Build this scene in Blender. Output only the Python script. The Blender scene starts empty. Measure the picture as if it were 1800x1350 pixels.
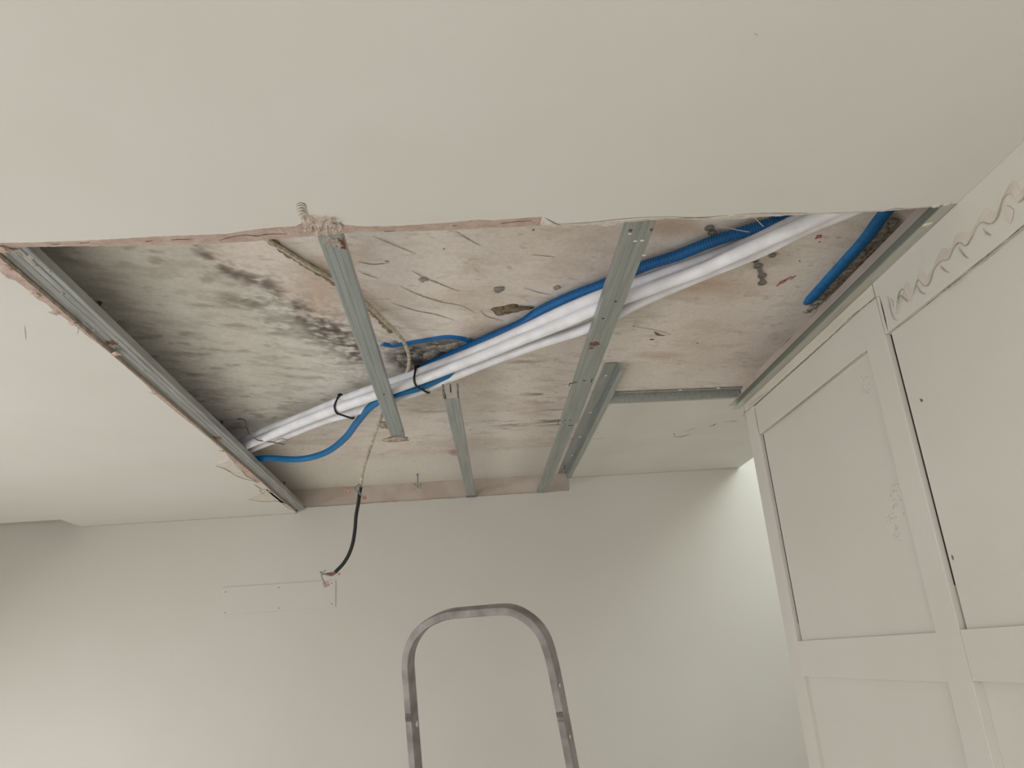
import bpy, bmesh, math, random
import numpy as np
from mathutils import Vector, Matrix
random.seed(7)

# ---------------------------------------------------------------- camera, world, light, exposure
EYE = 1.55                      # eye height above the floor; false ceiling is 1.00 m above the eye
W_, H_, F_ = 1800.0, 1350.0, 1362.4
R = np.array([[0.99624314, 0.05149019, -0.06963023],
              [-0.04831568, -0.33679664, -0.94033697],
              [-0.07186935, 0.94016849, -0.33304356]])
scn = bpy.context.scene
COL = scn.collection
cam = bpy.data.objects.new('camera', bpy.data.cameras.new('camera'))
COL.objects.link(cam)
M4 = Matrix([list(R[0]) + [0], list(R[1]) + [0], list(R[2]) + [EYE], [0, 0, 0, 1]])
cam.matrix_world = M4
cam.data.sensor_width = 36.0
cam.data.lens = F_ / W_ * 36.0
cam.data.clip_start = 0.02
scn.camera = cam
scn.view_settings.view_transform = 'Standard'
scn.view_settings.look = 'None'
scn.view_settings.gamma = 1.0
scn.view_settings.use_curve_mapping = False
scn.view_settings.exposure = 0.07

world = bpy.data.worlds.new('world'); scn.world = world
world.use_nodes = True
bg = world.node_tree.nodes['Background']
bg.inputs['Color'].default_value = (0.80, 0.90, 1.0, 1)
bg.inputs['Strength'].default_value = 0.9


def area(name, loc, size, target, power, col):
    l = bpy.data.lights.new(name, 'AREA'); l.shape = 'RECTANGLE'
    l.size, l.size_y = size; l.energy = power; l.color = col
    o = bpy.data.objects.new(name, l); COL.objects.link(o)
    o.location = loc
    d = Vector(target) - Vector(loc)
    o.rotation_euler = d.to_track_quat('-Z', 'Y').to_euler()
    return o


# daylight coming in through the three windows
area('daylight_left', (-4.12, 2.2, 1.35), (2.6, 1.4), (-2.2, 2.2, -1.2), 134, (0.905, 0.94, 1.0))
area('daylight_rear', (-0.65, -3.4, 1.35), (3.1, 1.7), (0.1, -0.6, -1.2), 118, (0.925, 0.955, 1.0))
area('daylight_skylight', (2.72, 3.92, 3.49), (1.45, 1.05), (2.55, 4.1, 0.0), 42, (0.84, 0.95, 0.97))

# ---------------------------------------------------------------- geometry helpers (coordinates relative to the eye)


def ray(px, py):
    return R @ np.array([px - W_ / 2, -(py - H_ / 2), -F_])


def onZ(p, z):
    d = ray(*p); return Vector(d * z / d[2])


def onY(p, y):
    d = ray(*p); return Vector(d * y / d[1])


def onX(p, x):
    d = ray(*p); return Vector(d * x / d[0])


def srgb(r, g=None, b=None):
    if g is None: r, g, b = r
    f = lambda c: c / 12.92 if c <= 0.04045 else ((c + 0.055) / 1.055) ** 2.4
    return (f(r), f(g), f(b), 1)


def hexc(h):
    return srgb(int(h[0:2], 16) / 255, int(h[2:4], 16) / 255, int(h[4:6], 16) / 255)


MATS = {}


def mat(name, c1, c2=None, rough=0.6, metal=0.0, scale=8.0, detail=5.0, bump=0.0, bscale=40.0, lo=0.35, hi=0.65, stretch=(1, 1, 1), spec=0.4):
    if name in MATS: return MATS[name]
    m = bpy.data.materials.new(name); m.use_nodes = True
    nt = m.node_tree; b = nt.nodes['Principled BSDF']
    b.inputs['Roughness'].default_value = rough
    b.inputs['Metallic'].default_value = metal
    b.inputs['Specular IOR Level'].default_value = spec
    tc = nt.nodes.new('ShaderNodeTexCoord')
    mp = nt.nodes.new('ShaderNodeMapping'); mp.inputs['Scale'].default_value = stretch
    nt.links.new(tc.outputs['Object'], mp.inputs['Vector'])
    n = nt.nodes.new('ShaderNodeTexNoise'); n.inputs['Scale'].default_value = scale; n.inputs['Detail'].default_value = detail
    nt.links.new(mp.outputs[0], n.inputs['Vector'])
    r = nt.nodes.new('ShaderNodeValToRGB')
    r.color_ramp.elements[0].position = lo; r.color_ramp.elements[1].position = hi
    r.color_ramp.elements[0].color = c1; r.color_ramp.elements[1].color = c2 or c1
    nt.links.new(n.outputs['Fac'], r.inputs['Fac'])
    nt.links.new(r.outputs['Color'], b.inputs['Base Color'])
    if bump:
        n2 = nt.nodes.new('ShaderNodeTexNoise'); n2.inputs['Scale'].default_value = bscale; n2.inputs['Detail'].default_value = 4
        nt.links.new(mp.outputs[0], n2.inputs['Vector'])
        bp = nt.nodes.new('ShaderNodeBump'); bp.inputs['Strength'].default_value = bump; bp.inputs['Distance'].default_value = 0.004
        nt.links.new(n2.outputs['Fac'], bp.inputs['Height']); nt.links.new(bp.outputs[0], b.inputs['Normal'])
    MATS[name] = m
    return m


def rusty(name, c1, c2, rust_centres):
    """galvanised steel with lengthwise streaks and a few rust spots at fixed places on the object"""
    m = mat(name, c1, c2, rough=0.42, metal=0.55, scale=60, stretch=(1, 0.06, 1), lo=0.3, hi=0.7, bump=0.08, bscale=90)
    nt = m.node_tree; b = nt.nodes['Principled BSDF']
    cur = b.inputs['Base Color'].links[0].from_socket
    geo = nt.nodes.new('ShaderNodeNewGeometry')
    nz = nt.nodes.new('ShaderNodeTexNoise'); nz.inputs['Scale'].default_value = 110; nz.inputs['Detail'].default_value = 3
    nt.links.new(geo.outputs['Position'], nz.inputs['Vector'])
    for (c, rad) in rust_centres:
        d = nt.nodes.new('ShaderNodeVectorMath'); d.operation = 'DISTANCE'
        nt.links.new(geo.outputs['Position'], d.inputs[0]); d.inputs[1].default_value = (c[0], c[1], c[2] + EYE)
        mr = nt.nodes.new('ShaderNodeMapRange'); mr.inputs[1].default_value = 0.0; mr.inputs[2].default_value = rad
        mr.inputs[3].default_value = 0.62; mr.inputs[4].default_value = 0.0
        nt.links.new(d.outputs['Value'], mr.inputs[0])
        ad = nt.nodes.new('ShaderNodeMath'); ad.operation = 'ADD'
        nt.links.new(nz.outputs['Fac'], ad.inputs[0]); nt.links.new(mr.outputs[0], ad.inputs[1])
        gt = nt.nodes.new('ShaderNodeMapRange'); gt.inputs[1].default_value = 0.76; gt.inputs[2].default_value = 0.86
        nt.links.new(ad.outputs[0], gt.inputs[0])
        mx = nt.nodes.new('ShaderNodeMix'); mx.data_type = 'RGBA'
        nt.links.new(gt.outputs[0], mx.inputs[0]); nt.links.new(cur, mx.inputs[6]); mx.inputs[7].default_value = hexc('7d4a38')
        cur = mx.outputs[2]
    nt.links.new(cur, b.inputs['Base Color'])
    return m


def vlerp(a, b, t): return a + (b - a) * t


class MB:
    def __init__(s): s.v = []; s.f = []; s.m = []

    def add(s, vs, fs, mi=0):
        o = len(s.v); s.v += [Vector(v) for v in vs]
        s.f += [tuple(i + o for i in f) for f in fs]; s.m += [mi] * len(fs)

    def box(s, x0, x1, y0, y1, z0, z1, mi=0):
        s.add([(x0, y0, z0), (x1, y0, z0), (x1, y1, z0), (x0, y1, z0), (x0, y0, z1), (x1, y0, z1), (x1, y1, z1), (x0, y1, z1)],
              [(0, 3, 2, 1), (4, 5, 6, 7), (0, 1, 5, 4), (1, 2, 6, 5), (2, 3, 7, 6), (3, 0, 4, 7)], mi)

    def obox(s, c, ax, ay, az, hx, hy, hz, mi=0):
        c = Vector(c); vs = []
        for k in (-1, 1):
            for (i, j) in ((-1, -1), (1, -1), (1, 1), (-1, 1)):
                vs.append(c + ax * hx * i + ay * hy * j + az * hz * k)
        s.add(vs, [(0, 3, 2, 1), (4, 5, 6, 7), (0, 1, 5, 4), (1, 2, 6, 5), (2, 3, 7, 6), (3, 0, 4, 7)], mi)

    def prism(s, poly, d, mi=0, mi_side=None):
        """polygon (list of Vector) extruded along vector d"""
        n = len(poly); d = Vector(d)
        s.add(list(poly) + [p + d for p in poly], [tuple(range(n - 1, -1, -1)), tuple(range(n, 2 * n))], mi)
        o = len(s.v) - 2 * n
        for i in range(n):
            j = (i + 1) % n
            s.f.append((o + i, o + j, o + n + j, o + n + i)); s.m.append(mi if mi_side is None else mi_side)

    def tube(s, pts, r, n=14, mi=0, rf=None, caps=True, flat=1.0, up=None):
        pts = [Vector(p) for p in pts]; N = len(pts)
        T = [(pts[min(i + 1, N - 1)] - pts[max(i - 1, 0)]).normalized() for i in range(N)]
        a = Vector(up) if up else (Vector((0, 0, 1)) if abs(T[0].z) < 0.9 else Vector((1, 0, 0)))
        o = len(s.v); u = (a - T[0] * a.dot(T[0])).normalized()
        for i in range(N):
            u = (u - T[i] * u.dot(T[i])).normalized(); w = T[i].cross(u)
            for k in range(n):
                t = 2 * math.pi * k / n
                rr = (rf(i, t) if rf else 1.0) * (r[i] if isinstance(r, (list, tuple)) else r)
                s.v.append(pts[i] + u * math.cos(t) * rr * flat + w * math.sin(t) * rr)
        for i in range(N - 1):
            for k in range(n):
                k2 = (k + 1) % n
                s.f.append((o + i * n + k, o + i * n + k2, o + (i + 1) * n + k2, o + (i + 1) * n + k)); s.m.append(mi)
        if caps:
            s.f.append(tuple(o + k for k in range(n - 1, -1, -1))); s.m.append(mi)
            s.f.append(tuple(o + (N - 1) * n + k for k in range(n))); s.m.append(mi)

    def blob(s, c, rx, ry, rz, nz=0.25, seed=1, mi=0, nu=18, nv=10):
        rnd = random.Random(seed); ph = [(rnd.uniform(0, 6.28), rnd.randint(2, 6), rnd.uniform(.4, 1)) for _ in range(6)]
        o = len(s.v); c = Vector(c)
        for j in range(nv + 1):
            b = math.pi * j / nv
            for i in range(nu):
                a = 2 * math.pi * i / nu
                k = 1 + nz * sum(w * math.sin(q * a + p + j * 0.9 * w) for p, q, w in ph) / 3
                s.v.append(c + Vector((rx * math.sin(b) * math.cos(a) * k, ry * math.sin(b) * math.sin(a) * k, rz * math.cos(b) * (1 + 0.3 * (k - 1)))))
        for j in range(nv):
            for i in range(nu):
                i2 = (i + 1) % nu
                s.f.append((o + j * nu + i, o + (j + 1) * nu + i, o + (j + 1) * nu + i2, o + j * nu + i2)); s.m.append(mi)


def tag(o, label=None, cat=None, group=None, kind=None):
    if label: o['label'] = label
    if cat: o['category'] = cat
    if group: o['group'] = group
    if kind: o['kind'] = kind
    return o


ORI = {}


def obj(name, mb, mats, parent=None, smooth=False, solid=0, bevel=0):
    if not isinstance(mats, (list, tuple)): mats = [mats]
    vs = mb.v
    if parent is None:
        O = Vector(((min(v.x for v in vs) + max(v.x for v in vs)) / 2, (min(v.y for v in vs) + max(v.y for v in vs)) / 2, min(v.z for v in vs)))
    else:
        O = ORI[parent.name]
    me = bpy.data.meshes.new(name)
    me.from_pydata([tuple(v - O) for v in vs], [], mb.f)
    for m in mats: me.materials.append(m)
    me.polygons.foreach_set('material_index', mb.m)
    bm = bmesh.new(); bm.from_mesh(me)
    bmesh.ops.remove_doubles(bm, verts=bm.verts, dist=1e-6)
    bmesh.ops.recalc_face_normals(bm, faces=bm.faces)
    ng = [f for f in bm.faces if len(f.verts) > 4]
    if ng: bmesh.ops.triangulate(bm, faces=ng)
    bm.to_mesh(me); bm.free()
    if smooth:
        for p in me.polygons: p.use_smooth = True
    o = bpy.data.objects.new(name, me); COL.objects.link(o)
    if parent is None: o.location = O + Vector((0, 0, EYE))
    else: o.parent = parent
    ORI[o.name] = O
    if solid:
        md = o.modifiers.new('solid', 'SOLIDIFY'); md.thickness = solid; md.offset = 0
    if bevel:
        md = o.modifiers.new('bevel', 'BEVEL'); md.width = bevel; md.segments = 2; md.limit_method = 'ANGLE'
    return o


def split_obj(name, mb, mats, parent, **k):
    par = list(range(len(mb.v)))
    def find(a):
        while par[a] != a: par[a] = par[par[a]]; a = par[a]
        return a
    for f in mb.f:
        r = find(f[0])
        for i in f[1:]: par[find(i)] = r
    comp = {}
    for f, mi in zip(mb.f, mb.m): comp.setdefault(find(f[0]), []).append((f, mi))
    out = []
    for fs in comp.values():
        b = MB(); mp = {}
        for f, mi in fs:
            for i in f:
                if i not in mp: mp[i] = len(b.v); b.v.append(mb.v[i])
            b.f.append(tuple(mp[i] for i in f)); b.m.append(mi)
        out.append(obj(name, b, mats, parent, **k))
    return out


def stuff(o): o['kind'] = 'stuff'; return o


def thing(name, base, label, cat, group=None):
    o = bpy.data.objects.new(name, None); COL.objects.link(o)
    o.empty_display_size = 0.05
    o.location = Vector(base) + Vector((0, 0, EYE)); ORI[o.name] = Vector(base)
    return tag(o, label, cat, group)


def struct(name, mb, m, **k):
    o = obj(name, mb, m, **k); o['kind'] = 'structure'; return o


def smooth_path(pts, step=0.01):
    P = [Vector(p) for p in pts]; out = []
    for i in range(len(P) - 1):
        p0, p1, p2, p3 = P[max(i - 1, 0)], P[i], P[i + 1], P[min(i + 2, len(P) - 1)]
        n = max(2, int((p2 - p1).length / step))
        for k in range(n):
            t = k / n
            out.append(0.5 * ((2 * p1) + (p2 - p0) * t + (2 * p0 - 5 * p1 + 4 * p2 - p3) * t * t + (3 * p1 - p0 - 3 * p2 + p3) * t ** 3))
    out.append(P[-1]); return out


def ribbon(mb, pts, w, nrm, th=0.0006, jit=0.0, taper=True, mi=0):
    """a thin raised or cut line lying on a surface with normal nrm"""
    pts = [Vector(p) for p in pts]; N = len(pts); nrm = Vector(nrm); L = []; Rr = []
    for i in range(N):
        t = (pts[min(i + 1, N - 1)] - pts[max(i - 1, 0)]).normalized(); s = t.cross(nrm).normalized()
        k = 1.0
        if taper: k = max(0.12, min(1, 3.0 * min(i, N - 1 - i) / N))
        k *= 1 + random.uniform(-jit, jit)
        L.append(pts[i] + s * w / 2 * k + nrm * th); Rr.append(pts[i] - s * w / 2 * k + nrm * th)
    mb.add(L + Rr, [(i, i + 1, N + i + 1, N + i) for i in range(N - 1)], mi)
    mb.add([p - nrm * (th + .0004) for p in L + Rr], [(i, i + 1, N + i + 1, N + i) for i in range(N - 1)], mi)
    o = len(mb.v) - 4 * N
    for a, b in ((0, 2 * N), (N, 3 * N)):
        for i in range(N - 1):
            mb.f.append((o + a + i, o + a + i + 1, o + b + i + 1, o + b + i)); mb.m.append(mi)


# ---------------------------------------------------------------- numpy noise for stains
def vnoise(x, y, seed, s):
    rg = np.random.RandomState(seed); G = rg.rand(256, 256)
    x = x * s + 1000; y = y * s + 1000
    xi = np.floor(x).astype(int); yi = np.floor(y).astype(int); fx = x - xi; fy = y - yi
    fx = fx * fx * (3 - 2 * fx); fy = fy * fy * (3 - 2 * fy)
    g = lambda a, b: G[a % 256, b % 256]
    return (g(xi, yi) * (1 - fx) + g(xi + 1, yi) * fx) * (1 - fy) + (g(xi, yi + 1) * (1 - fx) + g(xi + 1, yi + 1) * fx) * fy


def fbm(x, y, seed, s, o=4):
    t = 0; a = 0.5; n = 0
    for k in range(o):
        t = t + a * vnoise(x, y, seed + k, s * 2 ** k); n += a; a *= 0.55
    return t / n


def seg_dist(u, v, pts):
    best = np.full(u.shape, 1e9)
    for (x0, y0), (x1, y1) in zip(pts[:-1], pts[1:]):
        dx, dy = x1 - x0, y1 - y0
        t = np.clip(((u - x0) * dx + (v - y0) * dy) / (dx * dx + dy * dy), 0, 1)
        best = np.minimum(best, np.hypot(u - x0 - t * dx, v - y0 - t * dy))
    return best


sstep = lambda a, b, x: (lambda t: t * t * (3 - 2 * t))(np.clip((x - a) / (b - a), 0, 1))

# ---------------------------------------------------------------- materials
white = mat('painted_plasterboard', hexc('dcd9d1'), hexc('d9d5cc'), rough=0.75, scale=1.6, bump=0.02, bscale=60)
wallp = mat('painted_wall', hexc('c6c0b6'), hexc('c3bdb2'), rough=0.7, scale=1.2, bump=0.03, bscale=45)
wallw = mat('painted_alcove_ceiling', hexc('dbd7ce'), hexc('d6d1c7'), rough=0.75, scale=3, bump=0.06, bscale=25)
cabp = mat('painted_joinery', hexc('ccc6bb'), hexc('c9c3b7'), rough=0.6, scale=2.2, bump=0.05, bscale=18)
gyps = mat('torn_gypsum', hexc('cdb8ab'), hexc('b9a093'), rough=0.95, scale=30, bump=0.6, bscale=120)
gypb = mat('cut_board_edge', hexc('b9aa9d'), hexc('a39182'), rough=0.95, scale=45, bump=0.5, bscale=160)
crumb = mat('white_gypsum_crumb', hexc('e2d9cd'), hexc('cbbfb1'), rough=0.95, scale=60, bump=0.5, bscale=150)
rawp = mat('raw_plaster', hexc('c2b4a8'), hexc('b3a497'), rough=0.95, scale=7, bump=0.3, bscale=50)
darkc = mat('crack_shadow', hexc('685a50'), hexc('8a7b70'), rough=1.0, scale=60)
black_gap = mat('gap_black', hexc('2a221c'), rough=1.0)
lightc = mat('faint_crack', hexc('9d9183'), hexc('8a7c6e'), rough=1.0, scale=60)
galv = rusty('galvanised_steel', hexc('b4b7b4'), hexc('9ea19e'), [])
screwm = mat('bright_screw', hexc('e0dfd8'), rough=0.35, metal=0.3)
whitep = mat('white_pipe_insulation', hexc('eeecee'), hexc('dddbdc'), rough=0.6, scale=14, bump=0.35, bscale=60)
bluec = mat('blue_corrugated_plastic', hexc('1c6ba8'), hexc('185f98'), rough=0.4, scale=6)
blues = mat('blue_smooth_plastic', hexc('0b6ea4'), hexc('0a6598'), rough=0.45, scale=4)
mortar = mat('grey_mortar', hexc('a8a297'), hexc('837c72'), rough=1.0, scale=35, bump=0.6, bscale=80)
cream = mat('cream_cable_sheath', hexc('d8ccb8'), hexc('a89a84'), rough=0.7, scale=60)
blackm = mat('black_rubber', hexc('1d1b1b'), hexc('262322'), rough=0.55, scale=20)
copper = mat('copper_strands', hexc('8d5a4a'), hexc('a4735f'), rough=0.45, metal=0.4, scale=60)
greyw = mat('grey_core_wire', hexc('6d6d72'), hexc('8b8a8d'), rough=0.6, scale=60)
pinkc = mat('clear_terminal_plastic', hexc('c9a89c'), hexc('9b7468'), rough=0.35, scale=90)
steel = mat('dull_steel', hexc('8a8783'), hexc('726e6a'), rough=0.5, metal=0.5, scale=60)
alum = mat('scuffed_aluminium', hexc('989490'), hexc('7c7773'), rough=0.36, metal=0.55, scale=22, bump=0.06, bscale=60)
plastic_clip = mat('clear_clip', hexc('b0a99e'), hexc('8f887d'), rough=0.4, scale=40)
floorm = mat('beige_floor_tiles', hexc('cdc8be'), hexc('c3bdb2'), rough=0.5, scale=3)
redm = mat('red_marker', hexc('a83a44'), hexc('b98f86'), rough=0.9, scale=70, lo=0.4, hi=0.6)

# ---------------------------------------------------------------- room shell
ZC, ZB, ZS = 1.0, 1.013, 1.162           # ceiling face, board top, concrete slab
XR, XRAW = 1.28, 1.375
m = MB(); m.box(-4.5, 3.7, -3.9, 5.6, -EYE - 0.1, -EYE); struct('floor', m, floorm)

# wall at the back: painted lining stepped up to the alcove, raw plaster behind it
m = MB()
poly = [(-4.2, -EYE), (-4.2, 1.16), (-2.475, 1.16), (-2.47, 0.999), (-1.098, 0.999), (-1.09, 1.035)]
N = 60
for i in range(N + 1):
    t = i / N; poly.append((-1.085 + t * 1.80, 1.035 + 0.004 * t + random.uniform(-0.0022, 0.0022)))
poly += [(0.717, 1.126), (1.908, 1.126), (1.908, 2.0), (3.5, 2.0), (3.5, -EYE)]
m.prism([Vector((x, 5.15, z)) for x, z in poly], (0, 0.014, 0), 0, 1)
struct('wall_back', m, [wallp, crumb])
m = MB(); m.box(-4.3, 2.2, 5.165, 5.3, -EYE, ZS); struct('wall_back_masonry', m, rawp).name = 'wall_behind'
m = MB(); m.box(-4.2, -2.47, 4.870, 4.883, ZB, ZS); m.box(-2.47, -2.457, 4.870, 5.149, ZB, ZS); struct('trim_1', m, white)
m = MB(); m.box(3.48, 3.6, 3.30, 5.149, -EYE, 2.0); struct('wall_alcove', m, wallp)
m = MB(); m.box(1.51, 3.6, 3.20, 3.299, -EYE, 2.0); struct('wall_cheek', m, wallp)
# side of the roof light shaft above the edge of the alcove ceiling
m = MB(); m.box(1.893, 1.907, 3.30, 5.149, 1.1405, 2.0); struct('trim_2', m, white)
m = MB()
m.box(-4.3, -4.2, -3.6, 0.8, -EYE, ZS); m.box(-4.3, -4.2, 3.6, 5.165, -EYE, ZS)
m.box(-4.3, -4.2, 0.8, 3.6, -EYE, -0.95); m.box(-4.3, -4.2, 0.8, 3.6, 0.6, ZS); struct('wall_left', m, wallp)
m = MB()
m.box(-4.3, -2.3, -3.6, -3.5, -EYE, ZS); m.box(1.0, 2.2, -3.6, -3.5, -EYE, ZS)
m.box(-2.3, 1.0, -3.6, -3.5, -EYE, -1.1); m.box(-2.3, 1.0, -3.6, -3.5, 0.75, ZS); struct('wall_front', m, wallp)
m = MB(); m.box(XR, 1.50, -3.5, 0.6, -EYE, 0.9998); m.box(1.405, 1.50, 0.6, 3.27, -EYE, 0.9998); struct('wall_right', m, wallp)
# raw plastered wall above the wardrobe, beside the hole
m = MB(); m.box(XRAW, 1.5, -3.5, 3.52, 1.0005, ZS); struct('wall_upper', m, rawp)
for nm, (a, b, c, d, e, f) in {'window_1': (-4.29, -4.23, 0.8, 3.6, -0.95, 0.6), 'window_2': (-2.3, 1.0, -3.59, -3.53, -1.1, 0.75), 'window_3': (1.907, 3.48, 1.95, 1.99, 3.30, 5.14)}.items():
    m = MB(); t = 0.045
    if nm == 'window_3':            # roof light: a, b along x; c, d in height; e, f along y
        m.box(a, a + t, e, f, c, d); m.box(b - t, b, e, f, c, d); m.box(a, b, e, e + t, c, d); m.box(a, b, f - t, f, c, d)
    elif b - a < d - c:
        m.box(a, b, c, c + t, e, f); m.box(a, b, d - t, d, e, f); m.box(a, b, c, d, e, e + t); m.box(a, b, c, d, f - t, f)
        y = (c + d) / 2; m.box(a, b, y - t / 2, y + t / 2, e, f)
    else:
        m.box(a, a + t, c, d, e, f); m.box(b - t, b, c, d, e, f); m.box(a, b, c, d, e, e + t); m.box(a, b, c, d, f - t, f)
        y = (a + b) / 2; m.box(y - t / 2, y + t / 2, c, d, e, f)
    struct(nm, m, screwm)

# ---------------------------------------------------------------- false ceiling with the torn opening


def chain(px, z, n, jit=0):
    P = [onZ(p, z) for p in px]
    L = [0]
    for a, b in zip(P[:-1], P[1:]): L.append(L[-1] + (b - a).length)
    out = []
    for i in range(n):
        s = L[-1] * i / (n - 1); k = 0
        while k < len(L) - 2 and L[k + 1] < s: k += 1
        out.append(vlerp(P[k], P[k + 1], (s - L[k]) / max(1e-9, L[k + 1] - L[k])))
    return out


def at_x(ch, x):
    for a, b in zip(ch[:-1], ch[1:]):
        if (a.x - x) * (b.x - x) <= 0 and a.x != b.x: return vlerp(a, b, (x - a.x) / (b.x - a.x))
    return min(ch, key=lambda p: abs(p.x - x)).copy()


def at_y(ch, y):
    for a, b in zip(ch[:-1], ch[1:]):
        if (a.y - y) * (b.y - y) <= 0 and a.y != b.y: return vlerp(a, b, (y - a.y) / (b.y - a.y))
    return min(ch, key=lambda p: abs(p.y - y)).copy()


lip_px = [(-30, 428), (0, 427), (60, 426), (150, 423), (280, 415.5), (400, 411), (440, 404), (480, 400), (525, 397), (533, 391), (545, 383), (560, 381.5), (580, 383), (595, 389), (605, 395), (640, 398), (700, 397), (780, 392),
          (840, 386), (870, 387), (950, 381), (956, 381), (957, 394), (970, 396), (1000, 393), (1050, 390), (1098, 388), (1140, 384), (1180, 381.5), (1230, 381), (1270, 382), (1310, 378), (1340, 376.5), (1420, 374.5), (1500, 372),
          (1560, 369), (1580, 366.5), (1640, 362), (1690, 357), (1700, 356)]
in_px = [(-30, 436), (30, 434.5), (100, 433), (300, 431), (380, 428), (440, 424), (500, 419), (560, 413), (640, 407.5), (780, 405), (850, 401), (952, 396), (957, 396), (975, 399), (1000, 397), (1050, 395), (1066, 399), (1098, 391), (1140, 387),
         (1180, 384.5), (1230, 386), (1270, 386), (1310, 384), (1340, 381), (1420, 377), (1500, 374), (1560, 371), (1580, 369), (1640, 364), (1690, 359), (1700, 358)]
lipA = [onZ(p, ZC) for p in lip_px]; inA = [onZ(p, 1.011) for p in in_px]
left_px = [(-40, 452), (-12, 466), (0, 477), (15, 490), (27, 493), (43, 505), (50, 510), (66, 526), (80, 533), (97, 547), (133, 573), (150, 588), (177, 607), (213, 637), (250, 670), (277, 697), (313, 727), (340, 748), (367, 770), (397, 796),
           (404, 806), (418, 818), (430, 838), (452, 850), (470, 868), (492, 882), (508, 893), (516, 897)]
lipB = [onZ(p, ZC) for p in left_px]
XL = -1.090
bot, mid, top = [], [], []
xs = np.linspace(1.2812, -1.085, 330)
for x in xs:
    p = at_x(lipA, x); q = at_x(inA, x)
    p.x = q.x = x; p.y += random.uniform(-.0008, .0008); q.y = max(q.y + random.uniform(-.0015, .0015), p.y + 0.0015)
    p.z = ZC
    bot.append(p); mid.append(Vector((x, q.y, 1.0105))); top.append(Vector((x, q.y + 0.0008, ZB)))
ycor = bot[-1].y + 0.004
ys = np.linspace(ycor + 0.01, 5.149, 330)
for y in ys:
    p = at_y(lipB, y); p.y = y; p.x = min(p.x, XL - 0.0015) + random.uniform(-.0012, .0006); p.z = ZC
    if y > 5.10: p.x = -1.106
    bot.append(p); xm = XL + random.uniform(-.001, .001) - 0.012 * max(0, (y - 4.2)) * 0.6
    p.x = min(p.x, xm - 0.001)
    mid.append(Vector((xm, y, ZC + 0.0022))); top.append(Vector((xm + 0.0005, y, ZB)))
outer = [(-2.47, 5.149), (-2.47, 4.883), (-4.199, 4.883), (-4.199, -3.499), (1.2812, -3.499)]
m = MB(); n = len(bot); no = len(outer)
B = bot + [Vector((x, y, ZC)) for x, y in outer]; T = top + [Vector((x, y, ZB)) for x, y in outer]
m.add(B, [tuple(range(len(B)))], 0); m.add(T, [tuple(range(len(T) - 1, -1, -1))], 0)
m.add(bot + mid + top, [], 0); o_ = len(m.v) - 3 * n
for i in range(n - 1):
    nearw = bot[i].x > onZ((956, 381), ZC).x and i < 330
    m.f.append((o_ + i, o_ + i + 1, o_ + n + i + 1, o_ + n + i)); m.m.append(2 if nearw else 1)
    m.f.append((o_ + n + i, o_ + n + i + 1, o_ + 2 * n + i + 1, o_ + 2 * n + i)); m.m.append(3 if i >= 330 else (2 if nearw else 1))
o2 = len(m.v); m.add([bot[-1]] + [Vector((x, y, ZC)) for x, y in outer] + [bot[0]] + [top[-1]] + [Vector((x, y, ZB)) for x, y in outer] + [top[0]], [(i, i + 1, no + 3 + i, no + 2 + i) for i in range(no + 1)], 0)
ceiling = struct('ceiling', m, [white, gyps, crumb, gypb])

DN = Vector((0, 0, -1))


def marks(name, parent, strokes, mt, nrm, proj, w=0.003, jit=0.3, th=0.0006):
    out = None
    for s in strokes:
        mb = MB(); ww = w
        if isinstance(s, tuple) and isinstance(s[0], (int, float)): ww, s = s
        P = [proj(p) for p in s]; P = smooth_path(P, 0.006) if len(P) > 1 else P
        ribbon(mb, P, ww, nrm, jit=jit, th=th)
        obj(name, mb, mt, parent)


# saw strokes and cracks along the torn edge
pc = lambda p: onZ(p, ZC)
sl = []
for i, (x, y) in enumerate([(523, 357), (523, 361), (524, 366), (526, 371), (527, 376), (530, 382), (531, 388)]):
    sl.append([(x - 2, y + 2), (x + 5, y - 1), (x + 12, y + 1), (x + 16, y + 5)])
    sl.append([(x - 1, y + 4), (x + 5, y + 2), (x + 11, y + 4)])
marks('saw_marks', ceiling, sl, darkc, DN, pc, w=0.0022)
marks('saw_burrs', ceiling, [[(x, y + 2) for x, y in s] for s in sl[::2]], crumb, DN, pc, w=0.003, th=0.0012)
marks('edge_crack', ceiling, [(0.0018, [(520, 398), (528, 394), (535, 393)]), (0.003, [(958, 383), (975, 392), (985, 396)]), (0.0015, [(966, 394), (1030, 391), (1090, 385), (1130, 382), (1180, 380)]),
      (0.0015, [(1180, 380), (1220, 383), (1280, 378)]), (0.0014, [(1290, 378), (1330, 375), (1420, 374)]), (0.0012, [(1560, 369), (1572, 366), (1588, 366)])], darkc, DN, pc)
marks('faint_scratch', ceiling, [(0.0012, [(43, 572), (46, 598)]), (0.0012, [(135, 588), (138, 580), (136, 576)]), (0.0012, [(1326, 58), (1332, 62)])], lightc, DN, pc)
pe = lambda p: onZ(p, 1.0035)
marks('edge_crack', ceiling, [(0.0030, [(462, 407), (478, 405), (500, 402.5), (520, 401)]), (0.0016, [(385, 423), (405, 417), (430, 413), (452, 415), (470, 412), (505, 411)]), (0.0016, [(300, 422), (318, 420.5), (335, 421)]), (0.0016, [(140, 427.5), (158, 426.5)]), (0.0012, [(90, 430), (105, 429)]),
      (0.0020, [(655, 400.5), (667, 399.5), (678, 400.5)]), (0.0012, [(675, 407), (695, 406)]), (0.0012, [(795, 397), (803, 396)]), (0.0014, [(880, 393), (905, 390), (935, 388)]), (0.0012, [(255, 425), (268, 423)])], mat('edge_crack_shadow', hexc('4e3a32'), hexc('6d5549'), rough=1, scale=50), DN, pe, jit=.6)
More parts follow.
